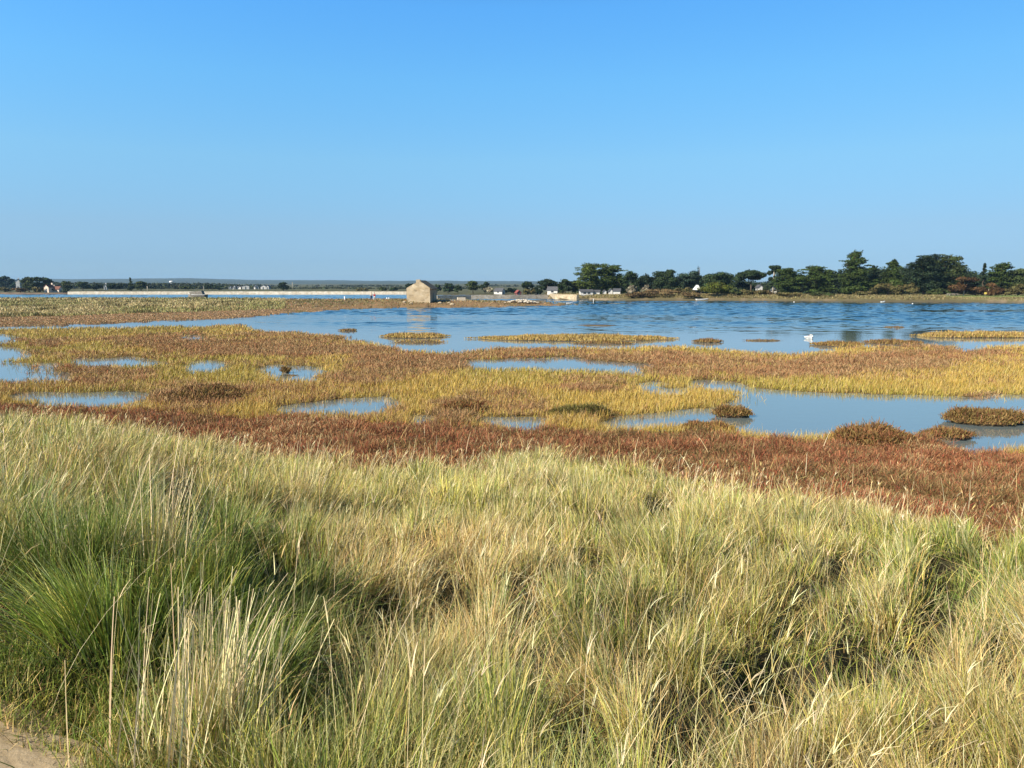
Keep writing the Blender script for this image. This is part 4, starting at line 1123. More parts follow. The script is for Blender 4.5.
def build_mill():
    D = 157.0
    xl = AT(406.6, 300, D)[0]; xr = AT(430.2, 300, D)[0]
    th = R(-5.0)
    w = (xr - xl) / math.cos(th); L = 7.6
    x = (xl + xr) / 2
    z = ground_at(x, D) - 0.15
    zb = AT(420, 301.3, D)[2]
    z = zb
    root = thing('stone_mill', 'small golden stone tide mill with a steep slate roof at the spit edge', 'mill', (x, D, z), th)
    he = AT(407, 288.0, D)[2] - z; hr = AT(419, 279.6, D)[2] - z
    hw = w / 2
    b = MB()
    b.prism([(-hw, -0.8), (hw, -0.8), (hw, he - 0.25), (0.0, hr - 0.62), (-hw, he - 0.25)], 0.42, L)
    wall = b.build('wall', M_STONE, root)
    # near gable stands up as a parapet, stepped at its head
    g = MB()
    g.prism([(-hw, -0.8), (hw, -0.8), (hw, he), (0.50, hr - 0.35), (0.42, hr + 0.02), (-0.42, hr), (-0.46, hr - 0.75), (-1.1, hr - 0.98), (-hw, he)], 0.0, 0.42)
    g.build('gable', M_STONE, root)
    r = MB()
    s = (hr - he) / hw
    for sg in (-1, 1):
        dz = 0.10 if sg > 0 else -0.28
        a = [(0, 0.43, hr - 0.12), (sg * (hw + 0.35), 0.43, he + dz - s * 0.35), (sg * (hw + 0.35), L + 0.2, he + dz - s * 0.35), (0, L + 0.2, hr - 0.12)]
        bot = [(p[0], p[1], p[2] - 0.13) for p in a]
        r.raw(a + bot, [(0, 1, 2, 3), (7, 6, 5, 4), (0, 4, 5, 1), (1, 5, 6, 2), (2, 6, 7, 3)])
    r.build('roof', mat_noise('mossy_slate', (0.06, 0.055, 0.045), (0.14, 0.13, 0.09), 3.0, 0.8, 0.4), root)
    d = MB(); d.box(hw - 0.05, hw + 0.03, 3.0, 3.9, 0.0, 1.7); d.build('door', M_WOODGREY, root)
    # plinth of rough stones around the foot, and the sluice walls to the right
    def wall_run(name, label, pts, h, t, mat, z0=None, cat='wall'):
        x0, y0 = pts[0]
        root = thing(name, label, cat, (x0, y0, 0))
        mb = MB()
        for (ax, ay), (bx, by) in zip(pts[:-1], pts[1:]):
            dx, dy = bx - ax, by - ay; ln = math.hypot(dx, dy); nxx, nyy = -dy / ln * t / 2, dx / ln * t / 2
            k = max(1, int(ln / 3.0))
            for i in range(k):
                f0, f1 = i / k, (i + 1) / k - 0.001
                p = [(ax + dx * f0 + nxx, ay + dy * f0 + nyy), (ax + dx * f1 + nxx, ay + dy * f1 + nyy), (ax + dx * f1 - nxx, ay + dy * f1 - nyy), (ax + dx * f0 - nxx, ay + dy * f0 - nyy)]
                hh = h + random.uniform(-0.05, 0.05)
                mb.raw([(q[0] - x0, q[1] - y0, -0.6) for q in p] + [(q[0] - x0 + (nxx * -0.25 if j < 2 else nxx * 0.25), q[1] - y0 + (nyy * -0.25 if j < 2 else nyy * 0.25), hh) for j, q in enumerate(p)],
                       [(0, 3, 2, 1), (4, 5, 6, 7), (0, 1, 5, 4), (1, 2, 6, 5), (2, 3, 7, 6), (3, 0, 4, 7)])
        mb.build('wall', mat, root)
        return root
    P = lambda px, D: (AT(px, 295, D)[0], D)
    wall_run('sluice_wall', 'low pale stone wall running right from the mill towards the sluice', [P(436, 160), P(447, 163), P(458, 164)], 1.35, 1.0, M_GREYSTONE)
    wall_run('sluice_pier', 'pale square stone sluice pier at the end of the mill wall', [P(457.5, 168), P(465, 168.4)], 1.75, 1.6, M_DYKE, cat='pier')
    wall_run('causeway_wall', 'long low grey stone wall beyond the sluice pier towards the island', [P(436, 238), P(470, 246), P(510, 250), P(549, 256)], 1.2, 2.0, M_GREYSTONE)
    wall_run('quay_wall', 'low grey stone quay wall behind the pale rubble heap', [P(468, 173), P(500, 176), P(545, 182)], 0.95, 1.2, M_GREYSTONE)
    wall_run('dyke', 'long pale dyke wall across the water in front of far woods', [P(69, 372), P(150, 373), P(250, 374), P(330, 373), P(407, 371)], 1.32, 2.6, M_PALEDYKE, cat='dyke')
    wall_run('shore_wall', 'golden stone shore wall at the end of the wooded island', [P(549, 262), P(556, 240), P(578, 229)], 1.55, 1.2, M_STONE)
    # pale rubble heap
    x, y, _ = AT(522, 298, 166)
    z = ground_at(x, y)
    root = thing('rubble_heap', 'pale heap of loose stones on the spit right of the sluice', 'stone heap', (x, y, z))
    mb = MB()
    for i in range(150):
        q = random.gauss(0, 1); a = random.gauss(0, 0.8)
        sx = q * 1.7; sy = a * 0.9
        h = max(0.0, 1.0 - (sx / 3.4) ** 2 - (sy / 2.2) ** 2)
        r0 = random.uniform(0.14, 0.34)
        c = Vector((sx, sy, h * 0.72 * random.uniform(0.3, 1.0) + 0.05))
        pr = [(0.01, -r0 * .6), (r0 * .8, -r0 * .35), (r0, 0.05 * r0), (r0 * .6, r0 * .5), (0.01, r0 * .62)]
        b0 = len(mb.v); mb.lathe(pr, 6, 0, c)
        for j in range(b0, len(mb.v)):
            v = mb.v[j]; mb.v[j] = (c.x + (v[0] - c.x) * random.uniform(0.8, 1.3), c.y + (v[1] - c.y) * random.uniform(0.8, 1.2), v[2])
    mb.build('rubble', M_DYKE, root)
    # boulders along the foot of the mill
    for i, (px, DD, s, lb) in enumerate([(404, 155.5, 0.3, 'pale boulder at the left foot of the stone mill'), (411, 154.5, 0.28, 'pale boulder under the stone mill gable'), (440, 157, 0.34, 'pale boulder at the sluice wall foot beside the mill'),
                                   (449, 158, 0.28, 'smaller pale boulder further along the sluice wall foot'), (452, 156, 0.36, 'broad pale slab boulder before the sluice pier'), (313, 168, 0.32, 'pale rock on the spit left of the white post'), (298, 172, 0.26, 'small pale rock at the drop of the grassy spit')]):
        x, y = P(px, DD); z = ground_at(x, y)
        mb = MB(); n = 9
        pr = [(0.02, -0.3), (s * 0.95, -0.25), (s * 1.1, 0.1), (s * 0.85, s * 0.6), (s * 0.4, s * 0.85), (0.01, s * 0.9)]
        mb.lathe(pr, n)
        for j in range(len(mb.v)):
            v = mb.v[j]; f = 1 + 0.3 * (random.random() - 0.5); mb.v[j] = (v[0] * f * 1.3, v[1] * f, v[2] * (1 + 0.2 * (random.random() - 0.5)))
        o = mb.build('boulder', M_STONE); o.location = (x, y, z); tag(o, lb, 'boulder')

def build_houses():
    C = cottage
    # white cabins beneath the twin cypresses
    C('white_cabin', 'long white cabin with a grey roof under the broad cypress', 586, 240, 3.0, 4.0, 1.15, 1.7, R(95), M_WHITE, M_SLATE, chimney=False, windows=2, cat='cabin')
    C('white_cabin', 'small white cabin second from the broad cypress left edge', 597, 241, 2.2, 1.9, 1.1, 1.5, R(80), M_WHITE, M_SLATE, chimney=False, windows=0, cat='cabin')
    C('white_cabin', 'narrow white gable half hidden in shade between the cabins', 604.5, 242, 0.9, 2.4, 1.1, 1.5, 0, M_WHITE, M_SLATE, chimney=False, door=False, windows=0, cat='cabin')
    C('white_cabin', 'narrow upright white cabin with a dark opening beside it', 610.5, 240, 1.0, 2.4, 1.3, 1.9, 0, M_WHITE, M_SLATE, chimney=False, door=False, windows=0, cat='cabin')
    C('white_cabin', 'broad white cabin at the right end of the cabin row', 617, 239, 2.6, 2.2, 1.3, 1.9, R(78), M_WHITE, M_SLATE, chimney=False, windows=0, cat='cabin')
    # white pyramid roof
    x, y, _ = AT(697, 290, 231); z = ground_at(x, y)
    root = thing('white_tent', 'white pyramid shaped roof in the scrub under bluish trees', 'pavilion', (x, y, z))
    zb = AT(697, 290, 231)[2] - z; zt = AT(697, 285, 231)[2] - z
    s = 1.0
    for sx in (-1, 1):
        for sy in (-1, 1):
            b = MB(); b.box(sx * s - 0.06, sx * s + 0.06, sy * s - 0.06, sy * s + 0.06, -0.2, zb); b.build('post', M_WOODGREY, root)
    r = MB(); e = 1.22
    r.raw([(-e, -e, zb), (e, -e, zb), (e, e, zb), (-e, e, zb), (-0.25, -0.25, zt), (0.25, -0.25, zt), (0.25, 0.25, zt), (-0.25, 0.25, zt)], [(0, 1, 5, 4), (1, 2, 6, 5), (2, 3, 7, 6), (3, 0, 4, 7), (4, 5, 6, 7), (3, 2, 1, 0)])
    r.build('roof', M_WHITEPAINT, root)
    C('white_house', 'small white house seen between the umbrella pine and the pale trunk', 759, 236, 1.2, 3.0, 2.4, 3.0, 0, M_WHITE, M_SLATE, chimney=False, door=False, windows=1)
    C('white_house', 'low white wall end behind the thin pale trunked tree', 774, 240, 1.0, 3.0, 1.5, 2.0, 0, M_WHITE, M_SLATE, chimney=False, door=False, windows=0, cat='house')
    # behind the causeway
    C('white_house', 'white gabled house with a dark roof beyond the causeway', 499.5, 342, 2.8, 4.2, 1.2, 2.4, R(62), M_WHITE, M_SLATE, chimney=False)
    C('white_house', 'small white cottage with slate roof on the end of the island', 553, 256, 1.6, 3.6, 1.5, 2.4, R(70), M_WHITE, M_SLATE, chimney=False, windows=1)
    C('red_house', 'red walled house beside the small umbrella pine', 518, 330, 2.0, 2.2, 1.6, 2.5, R(25), mat_noise('red_paint', (0.26, 0.07, 0.06), (0.34, 0.11, 0.09), 2.0, 0.7, 0.1), M_REDTILE, windows=1, chimney=False)
    C('shed', 'tiny white shed near the island causeway end', 537.5, 300, 1.6, 1.6, 0.9, 1.4, R(20), M_WHITE, M_SLATE, chimney=False, door=False, windows=0, cat='shed')
    # far left
    C('cream_house', 'cream house front gable beside the darker tree across the water', 50, 388, 2.6, 5, 2.7, 3.9, R(-8), M_CREAM, M_BROWNTILE)
    C('cream_house', 'pinkish cream house wing with brown roof linked to the cream gable', 57, 390, 3.0, 4.2, 1.7, 3.0, R(84), M_CREAM, M_BROWNTILE, windows=2)
    C('white_house', 'tiny white house high in the woods at the far left', 19, 545, 2.4, 4, 6.0, 7.2, R(20), M_WHITE, M_SLATE)
    C('white_house', 'tiny white house alone in the low trees above the dyke', 106, 470, 1.6, 3, 2.2, 3.2, R(15), M_WHITE, M_SLATE)
    V = [('narrow white village gable furthest left in the far hamlet', 220.5, 2.0, 3, 3.4, R(5)), ('white village gable second in the far hamlet', 230.5, 1.8, 3, 3.6, R(10)), ('low white village house between two gables', 233.5, 3.0, 2, 2.6, R(90)),
         ('short white village gable third in the far hamlet', 235.5, 1.4, 4, 4.6, R(0)), ('pale village house with a long roof', 239.5, 2.4, 3, 3.6, R(70)), ('grey roofed village house with wide pale gable', 246, 6, 4, 5.2, R(15)),
         ('white village gable seen at an angle', 256.5, 3.4, 3.2, 4.8, R(30)), ('broad bright white village gable, largest in the hamlet', 264, 4.6, 3.4, 5.2, R(5)), ('narrow white village gable furthest right in the hamlet', 268.5, 2.2, 3.2, 5, R(0))]
    for lb, px, w, he, hr, rz in V:
        C('white_house', lb, px, 545, w * 0.8, 4, he * 0.55, hr * 0.55, rz, M_WHITE, M_SLATE, 'houses of the far hamlet', windows=1, chimney=False)
    # water tower
    x, y, _ = AT(172, 290, 800)
    root = thing('water_tower', 'white topped mushroom water tower above the far woods', 'water tower', (x, y, 1.0))
    h = AT(172, 282.9, 800)[2] - 1.0; h2 = AT(172, 281, 800)[2] - 1.0
    b = MB(); b.lathe([(1.1, -1), (0.8, 2), (0.75, h - 0.6), (1.2, h)], 14); b.build('stem', M_WHITE, root, True)
    b = MB(); b.lathe([(0.9, h - 0.05), (2.2, h + 0.6), (2.3, h2 - 0.3), (1.9, h2), (0.05, h2 + 0.2)], 18); b.build('tank', M_WHITEPAINT, root, True)
    # picnic tables, posts, sign
    for lb, px in (('pale picnic table under the big cypress pair, left of two', 950, ), ('pale picnic table nearest the russet tree, right of two', 955, )):
        x, y, _ = AT(px, 296, 208); z = ground_at(x, y)
        root = thing('picnic_table', lb, 'picnic table', (x, y, z), R(12), 'picnic tables on the island lawn')
        t = MB(); t.box(-0.75, 0.75, -0.4, 0.4, 0.7, 0.78); t.build('tabletop', M_PALEBARK, root)
        for sy in (-0.72, 0.72):
            t = MB(); t.box(-0.75, 0.75, sy - 0.14, sy + 0.14, 0.42, 0.48); t.build('seat', M_PALEBARK, root)
        for sx in (-0.55, 0.55):
            t = MB()
            t.tube([(sx, -0.65, 0), (sx, -0.2, 0.7)], [0.05, 0.05], 5); t.tube([(sx, 0.65, 0), (sx, 0.2, 0.7)], [0.05, 0.05], 5); t.box(sx - 0.03, sx + 0.03, -0.75, 0.75, 0.36, 0.42)
            t.build('trestle', M_PALEBARK, root)
    x, y, _ = AT(985, 298, 199); z = ground_at(x, y)
    root = thing('sign', 'small yellow sign board on a post at the lawn edge', 'sign', (x, y, z))
    b = MB(); b.tube([(0, 0, -0.3), (0, 0, 1.2)], [0.05, 0.05], 6); b.build('post', M_WOODGREY, root)
    b = MB(); b.box(-0.3, 0.3, -0.05, -0.02, 0.75, 1.25); b.build('board', M_YELLOW, root)
    def post(name, label, px, D, ytop, r, mat, cat='post', zf=None):
        x, y, _ = AT(px, 290, D); z = ground_at(x, y) if zf is None else zf
        h = AT(px, ytop, D)[2] - z
        root = thing(name, label, cat, (x, y, z))
        b = MB(); b.tube([(0, 0, -0.4), (0, 0, h * 0.97)], [r, r * 0.95], 8); b.build('shaft', mat, root, True)
        b = MB(); b.lathe([(r * 1.05, h * 0.955), (r * 1.15, h * 0.97), (r * 0.7, h), (0.01, h * 1.005)], 8); b.build('cap', mat, root, True)
    post('marker_post', 'single white post on the spit left of the two walkers', 344.4, 166, 296.2, 0.13, M_WHITEPAINT)
    post('marker_post', 'left of a pair of short white posts by the mill', 386.7, 170, 297.4, 0.12, M_WHITEPAINT)
    post('marker_post', 'right of a pair of short white posts by the mill', 388.7, 170, 297.4, 0.11, M_WHITEPAINT)
    post('mooring_post', 'thin pale post standing in water before the white cabins', 593.6, 196, 298.6, 0.07, M_WHITEPAINT, zf=0.0)
    post('pole', 'pale pole beside the rounded tree on the dyke shore', 147.5, 400, 286, 0.22, M_PALEBARK, 'pole')
    post('pole', 'thin pale mast far beyond the dyke right of the square tree', 292.6, 520, 282.2, 0.2, M_PALEBARK, 'pole')
    post('pole', 'grey pole sticking up behind the old hulk', 203.7, 374, 285.8, 0.2, M_WOODGREY, 'pole')

def hull(name, label, x, y, z, L, W, H, rz, mat, inner, cat='boat', cabin=False, strip=None, group=None):
    root = thing(name, label, cat, (x, y, z), rz, group)
    n = 13; sec = []
    for i in range(n):
        u = i / (n - 1); xx = (u - 0.5) * L
        bw = W / 2 * (1 - abs(2 * u - 0.85) ** 2.6 * 0.75) if u > 0.42 else W / 2 * (0.82 + 0.18 * u / 0.42)
        bw = max(bw, 0.03) if u < 1 else 0.03
        sh = H * (0.9 + 0.28 * (u - 0.35) ** 2 * 2)
        sec.append([(xx, -bw, sh), (xx, -bw * 0.85, H * 0.35), (xx, -bw * 0.45, 0.0), (xx, bw * 0.45, 0.0), (xx, bw * 0.85, H * 0.35), (xx, bw, sh)])
    b = MB()
    pts = [p for s in sec for p in s]; fs = []
    for i in range(n - 1):
        for k in range(5): fs.append((i * 6 + k, i * 6 + k + 1, (i + 1) * 6 + k + 1, (i + 1) * 6 + k))
    fs.append((5, 4, 3, 2, 1, 0)); fs.append(tuple((n - 1) * 6 + k for k in range(6)))
    b.raw(pts, fs); b.build('hull', mat, root, True)
    d = MB()
    for i in range(n - 1):
        a, c = sec[i], sec[i + 1]
        d.poly([(a[0][0], a[0][1] * .9, a[0][2] * .72), (c[0][0], c[0][1] * .9, c[0][2] * .72), (c[5][0], c[5][1] * .9, c[5][2] * .72), (a[5][0], a[5][1] * .9, a[5][2] * .72)])
    d.build('deck', inner, root)
    t = MB()
    for q in (-0.22, 0.12):
        t.box(q * L - 0.12, q * L + 0.12, -W * 0.4, W * 0.4, H * 0.76, H * 0.84)
    t.build('thwarts', inner, root)
    g = MB()
    for k in (0, 5):
        g.tube([s[k] for s in sec], [0.045] * n, 5)
    g.build('gunwale', strip or mat, root)
    return root

def build_boats():
    P = lambda px, py, z=0.0: PW(px, py, z)
    x, y = P(702, 300.6); hull('rowing_boat', 'white rowing boat moored at the shore below the scrub', x, y, -0.12, 3.7, 1.3, 0.62, R(4), M_WHITEPAINT, M_WOODGREY)
    x, y = P(714.5, 300.5); hull('dinghy', 'very small white dinghy next to the white rowing boat', x, y, -0.1, 1.5, 0.9, 0.5, R(10), M_WHITEPAINT, M_WOODGREY)
    x, y = P(573, 299.6); hull('rowing_boat', 'white boat by the shore wall at the island end', x, y, -0.1, 1.9, 1.0, 0.6, R(-8), M_WHITEPAINT, M_WOODGREY)
    x, y = P(883, 302.2); hull('dinghy', 'tiny white dinghy under the sandy shore by the olive scrub', x, y, -0.2, 1.2, 0.7, 0.4, R(12), M_WHITEPAINT, M_WOODGREY)
    x, y = P(569.5, 304.6); hull('dinghy', 'pale dinghy lying at the tip of the brown spit', x, y, 0.05, 1.5, 0.8, 0.35, R(0), M_WHITEPAINT, M_WOODGREY)
    # old hulk on the spit
    x, y, _ = AT(197.5, 297, 206); z = AT(197.5, 298.4, 206)[2]
    root = hull('old_hulk', 'grey derelict wooden hulk with a white strake beyond the grassy spit', x, y, z, 5.2, 2.0, 1.1, R(176), M_WOODGREY, M_WOODGREY, cat='boat wreck', strip=M_WHITEPAINT)
    b = MB(); b.prism([(-1.9, 0.9), (1.7, 0.9), (1.9, 1.75), (-1.5, 2.1)], -0.75, 0.75); b.build('cabin', M_WOODGREY, root)
    b = MB(); b.box(-1.2, -0.7, -0.79, -0.74, 1.15, 1.6); b.box(0.2, 0.8, -0.79, -0.74, 1.1, 1.5); b.build('window', M_WHITEPAINT, root)
    # buoys
    for lb, px, py in (('small white mooring buoy off the shore below the big cypress pair', 912.5, 304.2), ('tiny white buoy near the shore below the leaning cypress', 794, 302.4), ('tiny white buoy far out behind the grassy spit', 253, 294.8), ('tiny white buoy further along behind the spit', 271.5, 294.9)):
        x, y = P(px, py)
        root = thing('buoy', lb, 'buoy', (x, y, 0))
        b = MB(); r = 0.15; b.lathe([(0.02, -r)] + [(r * math.cos(a), r * math.sin(a)) for a in np.linspace(-1.3, 1.3, 9)] + [(0.02, r)], 12, 0, (0, 0, 0.1)); b.build('float', M_WHITEPAINT, root, True)
        b = MB(); b.tube([(0, 0, 0.22), (0, 0, 0.34)], [0.02, 0.02], 6); b.build('ring', M_WOODGREY, root)

def skin_body(name, verts, edges, rads, mat, parent, root=0, sub=2):
    me = bpy.data.meshes.new(name); me.from_pydata(verts, edges, [])
    o = link(name, me, mat, parent)
    sk = o.modifiers.new('Skin', 'SKIN')
    for i, r in enumerate(rads):
        sv = me.skin_vertices[0].data[i]; sv.radius = (r, r) if not isinstance(r, tuple) else r; sv.use_root = (i == root)
    if sub:
        s = o.modifiers.new('Sub', 'SUBSURF'); s.levels = sub; s.render_levels = sub
    dg = bpy.context.evaluated_depsgraph_get()
    me2 = bpy.data.meshes.new_from_object(o.evaluated_get(dg))
    o.modifiers.clear(); o.data = me2
    if not me2.materials: me2.materials.append(mat)
    for p in me2.polygons: p.use_smooth = True
    return o

def build_swan():
    x, y = PW(809, 338.6)
    root = thing('swan', 'white swan floating on the lagoon with its neck folded over its back', 'swan', (x, y, -0.03), R(8)); root.scale = (0.8, 0.8, 0.8)
    # breast to the right, tail to the left, neck laid back in preening
    v = [(0, 0, 0.10), (0.20, 0, 0.12), (0.36, 0, 0.16), (0.40, 0, 0.30), (0.33, 0.02, 0.42), (0.20, 0.05, 0.44), (0.09, 0.07, 0.38), (-0.22, 0, 0.12), (-0.42, 0, 0.19), (-0.55, 0, 0.25)]
    e = [(0, 1), (1, 2), (2, 3), (3, 4), (4, 5), (5, 6), (0, 7), (7, 8), (8, 9)]
    skin_body('body', v, e, [0.21, 0.20, 0.13, 0.055, 0.05, 0.05, 0.06, 0.19, 0.11, 0.03], M_FEATHER, root, 0)
    for s in (-1, 1):
        b = MB()
        b.lathe([(0.01, -0.5), (0.09, -0.36), (0.14, -0.1), (0.12, 0.14), (0.01, 0.26)], 10)
        for j in range(len(b.v)):
            p = b.v[j]; b.v[j] = (p[2] * 1.0 - 0.02, s * (0.13 + 0.05 * 0) + p[0] * 0.5, 0.22 + p[1] * 0.75)
        b.build('wing', M_FEATHER, root, True)
    b = MB(); b.tube([(0.05, 0.08, 0.36), (0.0, 0.085, 0.33), (-0.05, 0.09, 0.31)], [0.028, 0.022, 0.01], 8); b.build('beak', M_ORANGE, root, True)

def person(label, px, D, H, top, legs, hairm, rz, hat=None, stride=0.16, bag=False):
    x, y, _ = AT(px, 300, D); z = ground_at(x, y)
    root = thing('person', label, 'person', (x, y, z), rz)
    s = H / 1.72
    S = lambda p: tuple(c * s for c in p)
    v = [(0, 0, 0.95), (0, 0, 1.15), (0, 0, 1.34), (0, 0.01, 1.46), (0, 0.02, 1.54), (0, 0.02, 1.63),
         (0.17, 0, 1.38), (0.22, -0.03, 1.12), (0.21, -0.12, 0.90), (0.21, -0.16, 0.82),
         (-0.17, 0, 1.38), (-0.22, 0.03, 1.12), (-0.21, 0.08, 0.88), (-0.21, 0.10, 0.80),
         (0.09, 0, 0.88), (0.10, stride * 0.5, 0.48), (0.10, stride * 0.3, 0.08), (0.10, stride * 0.3 - 0.14, 0.035),
         (-0.09, 0, 0.88), (-0.10, -stride, 0.48), (-0.10, -stride * 1.2, 0.08), (-0.10, -stride * 1.2 - 0.14, 0.035)]
    e = [(0, 1), (1, 2), (2, 3), (3, 4), (4, 5), (2, 6), (6, 7), (7, 8), (8, 9), (2, 10), (10, 11), (11, 12), (12, 13), (0, 14), (14, 15), (15, 16), (16, 17), (0, 18), (18, 19), (19, 20), (20, 21)]
    rd = [0.135, 0.13, 0.14, 0.06, 0.085, 0.085, 0.06, 0.045, 0.035, 0.035, 0.06, 0.045, 0.035, 0.035, 0.085, 0.06, 0.04, 0.035, 0.085, 0.06, 0.04, 0.035]
    skin_body('body', [S(p) for p in v], e, [r * s for r in rd], M_SKIN, root, 0)
    # jacket with sleeves
    vi = [1, 0, 2, 6, 7, 8, 10, 11, 12]
    vm = {o: i for i, o in enumerate(vi)}
    ee = [(1, 0), (1, 2), (2, 6), (6, 7), (7, 8), (2, 10), (10, 11), (11, 12)]
    skin_body('jacket', [S(v[i]) for i in vi], [(vm[a], vm[b]) for a, b in ee], [(rd[i] + 0.022) * s for i in vi], top, root, 0)
    vi = [0, 14, 15, 16, 18, 19, 20]; vm = {o: i for i, o in enumerate(vi)}
    ee = [(0, 14), (14, 15), (15, 16), (0, 18), (18, 19), (19, 20)]
    skin_body('trousers', [S(v[i]) for i in vi], [(vm[a], vm[b]) for a, b in ee], [(rd[i] + 0.016) * s for i in vi], legs, root, 0)
    b = MB()
    if hat:
        b.lathe([(0.24 * s, 1.64 * s), (0.12 * s, 1.665 * s), (0.11 * s, 1.76 * s), (0.01, 1.78 * s)], 14, 0, (0, 0.02 * s, 0)); b.build('hat', hat, root, True)
    else:
        b.lathe([(0.095 * s, 1.58 * s), (0.112 * s, 1.66 * s), (0.085 * s, 1.735 * s), (0.01, 1.76 * s)], 12, 0, (0, 0.045 * s, 0)); b.build('hair', hairm, root, True)
    for sx in (-1, 1):
        b = MB(); b.lathe([(0.002, -0.012), (0.012, 0), (0.002, 0.012)], 6, 0, (sx * 0.035 * s, -0.07 * s, 1.61 * s)); b.build('eye', M_HAIR, root)

def build_people():
    person('walker in a pale top and sun hat with dark trousers on the spit', 371.4, 163, 1.8, M_CREAMCLOTH, M_NAVY, M_HAIR, R(20), hat=M_STRAWHAT)
    person('walker in a maroon jacket and pale trousers on the spit', 374.6, 160.5, 1.66, M_MAROON, M_CREAMCLOTH, M_HAIR, R(-15))

def build_path():
    ys = np.linspace(-5, 2.95, 60)
    V = []; 
    for y in ys:
        xr = float(np.interp(y, [-6, 0.0, 1.6, 2.1, 2.5, 2.85], [0.7, -0.45, -1.13, -1.33, -1.50, -2.2])) + 0.3
        for k in range(14):
            x = xr - 2.2 * k / 13
            V.append((x, y, 0))
    V = np.array(V); V[:, 2] = ground_z(V[:, 0], V[:, 1]) + 0.006 + 0.012 * (fbm(V[:, 0] * 5, V[:, 1] * 5, 95))
    i = np.arange(59)[:, None] * 14 + np.arange(13)[None, :]
    Q = np.stack([i, i + 14, i + 15, i + 1], -1).reshape(-1, 4)
    m = mat_noise('sandy_path', (0.38, 0.285, 0.165), (0.54, 0.425, 0.27), 14.0, 0.95, 0.5, 8, bd=0.02)
    o = link('path', np_mesh('path', V, Q, None, True), m); tag(o, kind='structure')
    for lb, px, py, s in (('pale pebble on the sandy path near the turf edge', 40, 753, 0.011), ('tiny pale chip of stone at the picture edge of the sandy path', 10, 742, 0.007)):
        x, y = PW(px, py, 2.92); z = ground_at(x, y)
        b = MB(); b.lathe([(0.002, -s * .5), (s * 1.3, -s * .3), (s * 1.6, s * .1), (s, s * .55), (0.002, s * .7)], 8)
        for j in range(len(b.v)): b.v[j] = tuple(c * random.uniform(.85, 1.15) for c in b.v[j])
        o = b.build('pebble', M_DYKE, None, True); o.location = (x, y, z + 0.02); tag(o, lb, 'pebble')

def build_tufts():
    T = tuft_thing
    T('dry_reed_clump', 'tall clump of pale dry stalks at the picture bottom beside green grass', 'grass clump', 215, 764, 420, 0.36, 0.52, [5, 4, 2, 3, 0], 1.0, 0.9, (0.14, 0.0), stalks=190)
    T('green_tussock', 'big lush green tussock left of the pale dry stalks', 'tussock', 100, 640, 1300, 0.5, 0.46, [0, 1, 0, 2, 3], 1.15, 1.9, (-0.1, -0.15), gain=1.35)
    T('green_tussock', 'second green tussock behind the tall clump of pale dry stalks', 'tussock', 205, 610, 900, 0.42, 0.46, [0, 1, 0, 3], 1.1, 1.4, (0.1, -0.1), gain=1.2)
    T('grey_green_tussock', 'grey green tussock around a dark hollow at the picture bottom', 'tussock', 512, 765, 420, 0.2, 0.55, [2, 0, 2, 3], 1.3, 1.0, (0.0, 0.0))
    T('green_tussock', 'upright green tuft rising at the right picture edge below the marsh', 'tussock', 1014, 585, 420, 0.28, 0.62, [0, 3, 2], 1.0, 0.8, (0.0, 0.0))
    T('dry_reed_clump', 'fan of straw stalks in the grass left of the dry stalk clump', 'grass clump', 160, 590, 360, 0.3, 0.66, [4, 5, 2, 3], 1.0, 0.9, (0.1, 0.0), stalks=70)
    T('dry_reed_clump', 'thin straw tuft at the top of the high bank near the small pool', 'grass clump', 300, 520, 300, 0.35, 0.8, [4, 5, 3], 1.0, 0.8, (0.1, 0.0), stalks=40)

SKY_X, SKY_0 = -0.30, 0.99

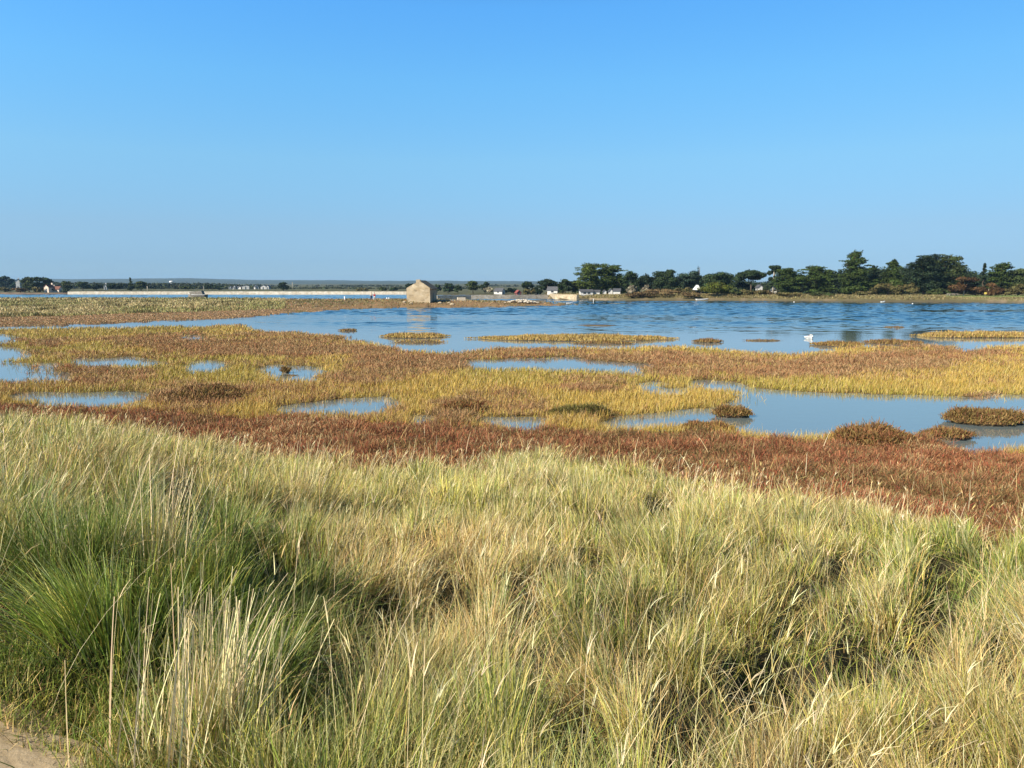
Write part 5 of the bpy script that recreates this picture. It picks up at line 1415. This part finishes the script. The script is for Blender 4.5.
def build_light():
    cam = bpy.data.cameras.new('camera'); co = bpy.data.objects.new('camera', cam); COL.objects.link(co)
    co.location = (0, 0, CAMZ); co.rotation_euler = (math.pi / 2 - PITCH, 0, 0)
    cam.sensor_width = 36; cam.lens = F / 1024 * 36; cam.clip_end = 20000; cam.clip_start = 0.05
    scene.camera = co
    elev = R(34); azim = R(233)            # clockwise from +Y
    S = Vector((math.sin(azim) * math.cos(elev), math.cos(azim) * math.cos(elev), math.sin(elev)))
    sun = bpy.data.lights.new('sun', 'SUN'); so = bpy.data.objects.new('sun', sun); COL.objects.link(so)
    sun.energy = 5.0; sun.angle = R(0.5); sun.color = (1.0, 0.90, 0.74)
    so.rotation_euler = (-S).to_track_quat('-Z', 'Y').to_euler()
    so.location = (-50, -30, 60)
    w = bpy.data.worlds.new('World'); scene.world = w; w.use_nodes = True
    nt = w.node_tree; bg = nt.nodes['Background']
    sky = nt.nodes.new('ShaderNodeTexSky'); sky.sky_type = 'NISHITA'; sky.sun_disc = False
    sky.sun_elevation = elev; sky.sun_rotation = azim
    sky.air_density = 0.8; sky.dust_density = 0.0; sky.ozone_density = 8.0; sky.altitude = 0
    # grade the clear autumn sky by height: deeper blue higher up, unseen zenith dimmed to cut fill light, cooler and less bright at the horizon
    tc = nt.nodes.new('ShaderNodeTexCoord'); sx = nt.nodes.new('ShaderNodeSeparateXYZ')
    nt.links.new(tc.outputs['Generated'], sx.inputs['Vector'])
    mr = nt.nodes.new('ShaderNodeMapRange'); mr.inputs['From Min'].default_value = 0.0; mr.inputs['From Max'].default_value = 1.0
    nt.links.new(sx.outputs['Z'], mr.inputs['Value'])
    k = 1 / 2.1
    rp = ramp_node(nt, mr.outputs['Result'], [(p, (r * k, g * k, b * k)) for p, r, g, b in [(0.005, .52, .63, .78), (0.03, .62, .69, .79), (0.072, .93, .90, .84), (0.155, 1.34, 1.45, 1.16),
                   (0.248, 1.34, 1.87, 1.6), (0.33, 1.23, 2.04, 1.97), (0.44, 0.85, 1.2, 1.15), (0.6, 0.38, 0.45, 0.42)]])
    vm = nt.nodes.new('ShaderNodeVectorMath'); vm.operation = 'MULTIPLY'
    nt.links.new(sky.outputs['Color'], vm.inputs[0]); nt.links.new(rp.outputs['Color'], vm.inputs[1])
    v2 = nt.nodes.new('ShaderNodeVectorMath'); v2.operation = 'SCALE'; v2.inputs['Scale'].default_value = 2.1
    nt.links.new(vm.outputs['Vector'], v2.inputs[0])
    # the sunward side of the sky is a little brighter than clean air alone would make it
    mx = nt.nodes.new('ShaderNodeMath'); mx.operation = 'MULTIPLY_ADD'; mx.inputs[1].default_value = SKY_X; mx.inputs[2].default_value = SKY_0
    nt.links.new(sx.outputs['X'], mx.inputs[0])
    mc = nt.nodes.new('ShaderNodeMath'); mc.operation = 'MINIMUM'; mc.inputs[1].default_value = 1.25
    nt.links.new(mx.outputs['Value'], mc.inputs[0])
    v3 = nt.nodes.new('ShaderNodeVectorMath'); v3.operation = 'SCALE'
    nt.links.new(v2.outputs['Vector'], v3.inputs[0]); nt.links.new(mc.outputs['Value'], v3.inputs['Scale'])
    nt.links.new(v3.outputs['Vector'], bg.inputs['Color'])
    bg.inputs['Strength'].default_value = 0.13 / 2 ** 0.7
    vs = scene.view_settings; vs.view_transform = 'Standard'; vs.look = 'None'; vs.gamma = 1; vs.exposure = 0.7; vs.use_curve_mapping = False

def build_haze():
    mb = MB(); mb.box(-4200, 4200, -60, 6200, -2.5, 70)
    m = bpy.data.materials.new('haze_air'); m.use_nodes = True
    nt = m.node_tree; nt.nodes.remove(nt.nodes['Principled BSDF'])
    v = nt.nodes.new('ShaderNodeVolumePrincipled'); v.inputs['Color'].default_value = (0.40, 0.68, 1.0, 1); v.inputs['Density'].default_value = 0.00010
    v.inputs['Anisotropy'].default_value = 0.0
    nt.links.new(v.outputs['Volume'], nt.nodes['Material Output'].inputs['Volume'])
    o = mb.build('haze', m); tag(o, kind='stuff')

build_ground()
build_water()
build_path()
build_grass()
build_tufts()
build_marsh()
build_islets()
build_spit_grass()
build_trees()
build_far_woods()
build_mill()
build_houses()
build_boats()
build_swan()
build_people()
build_light()
build_haze()
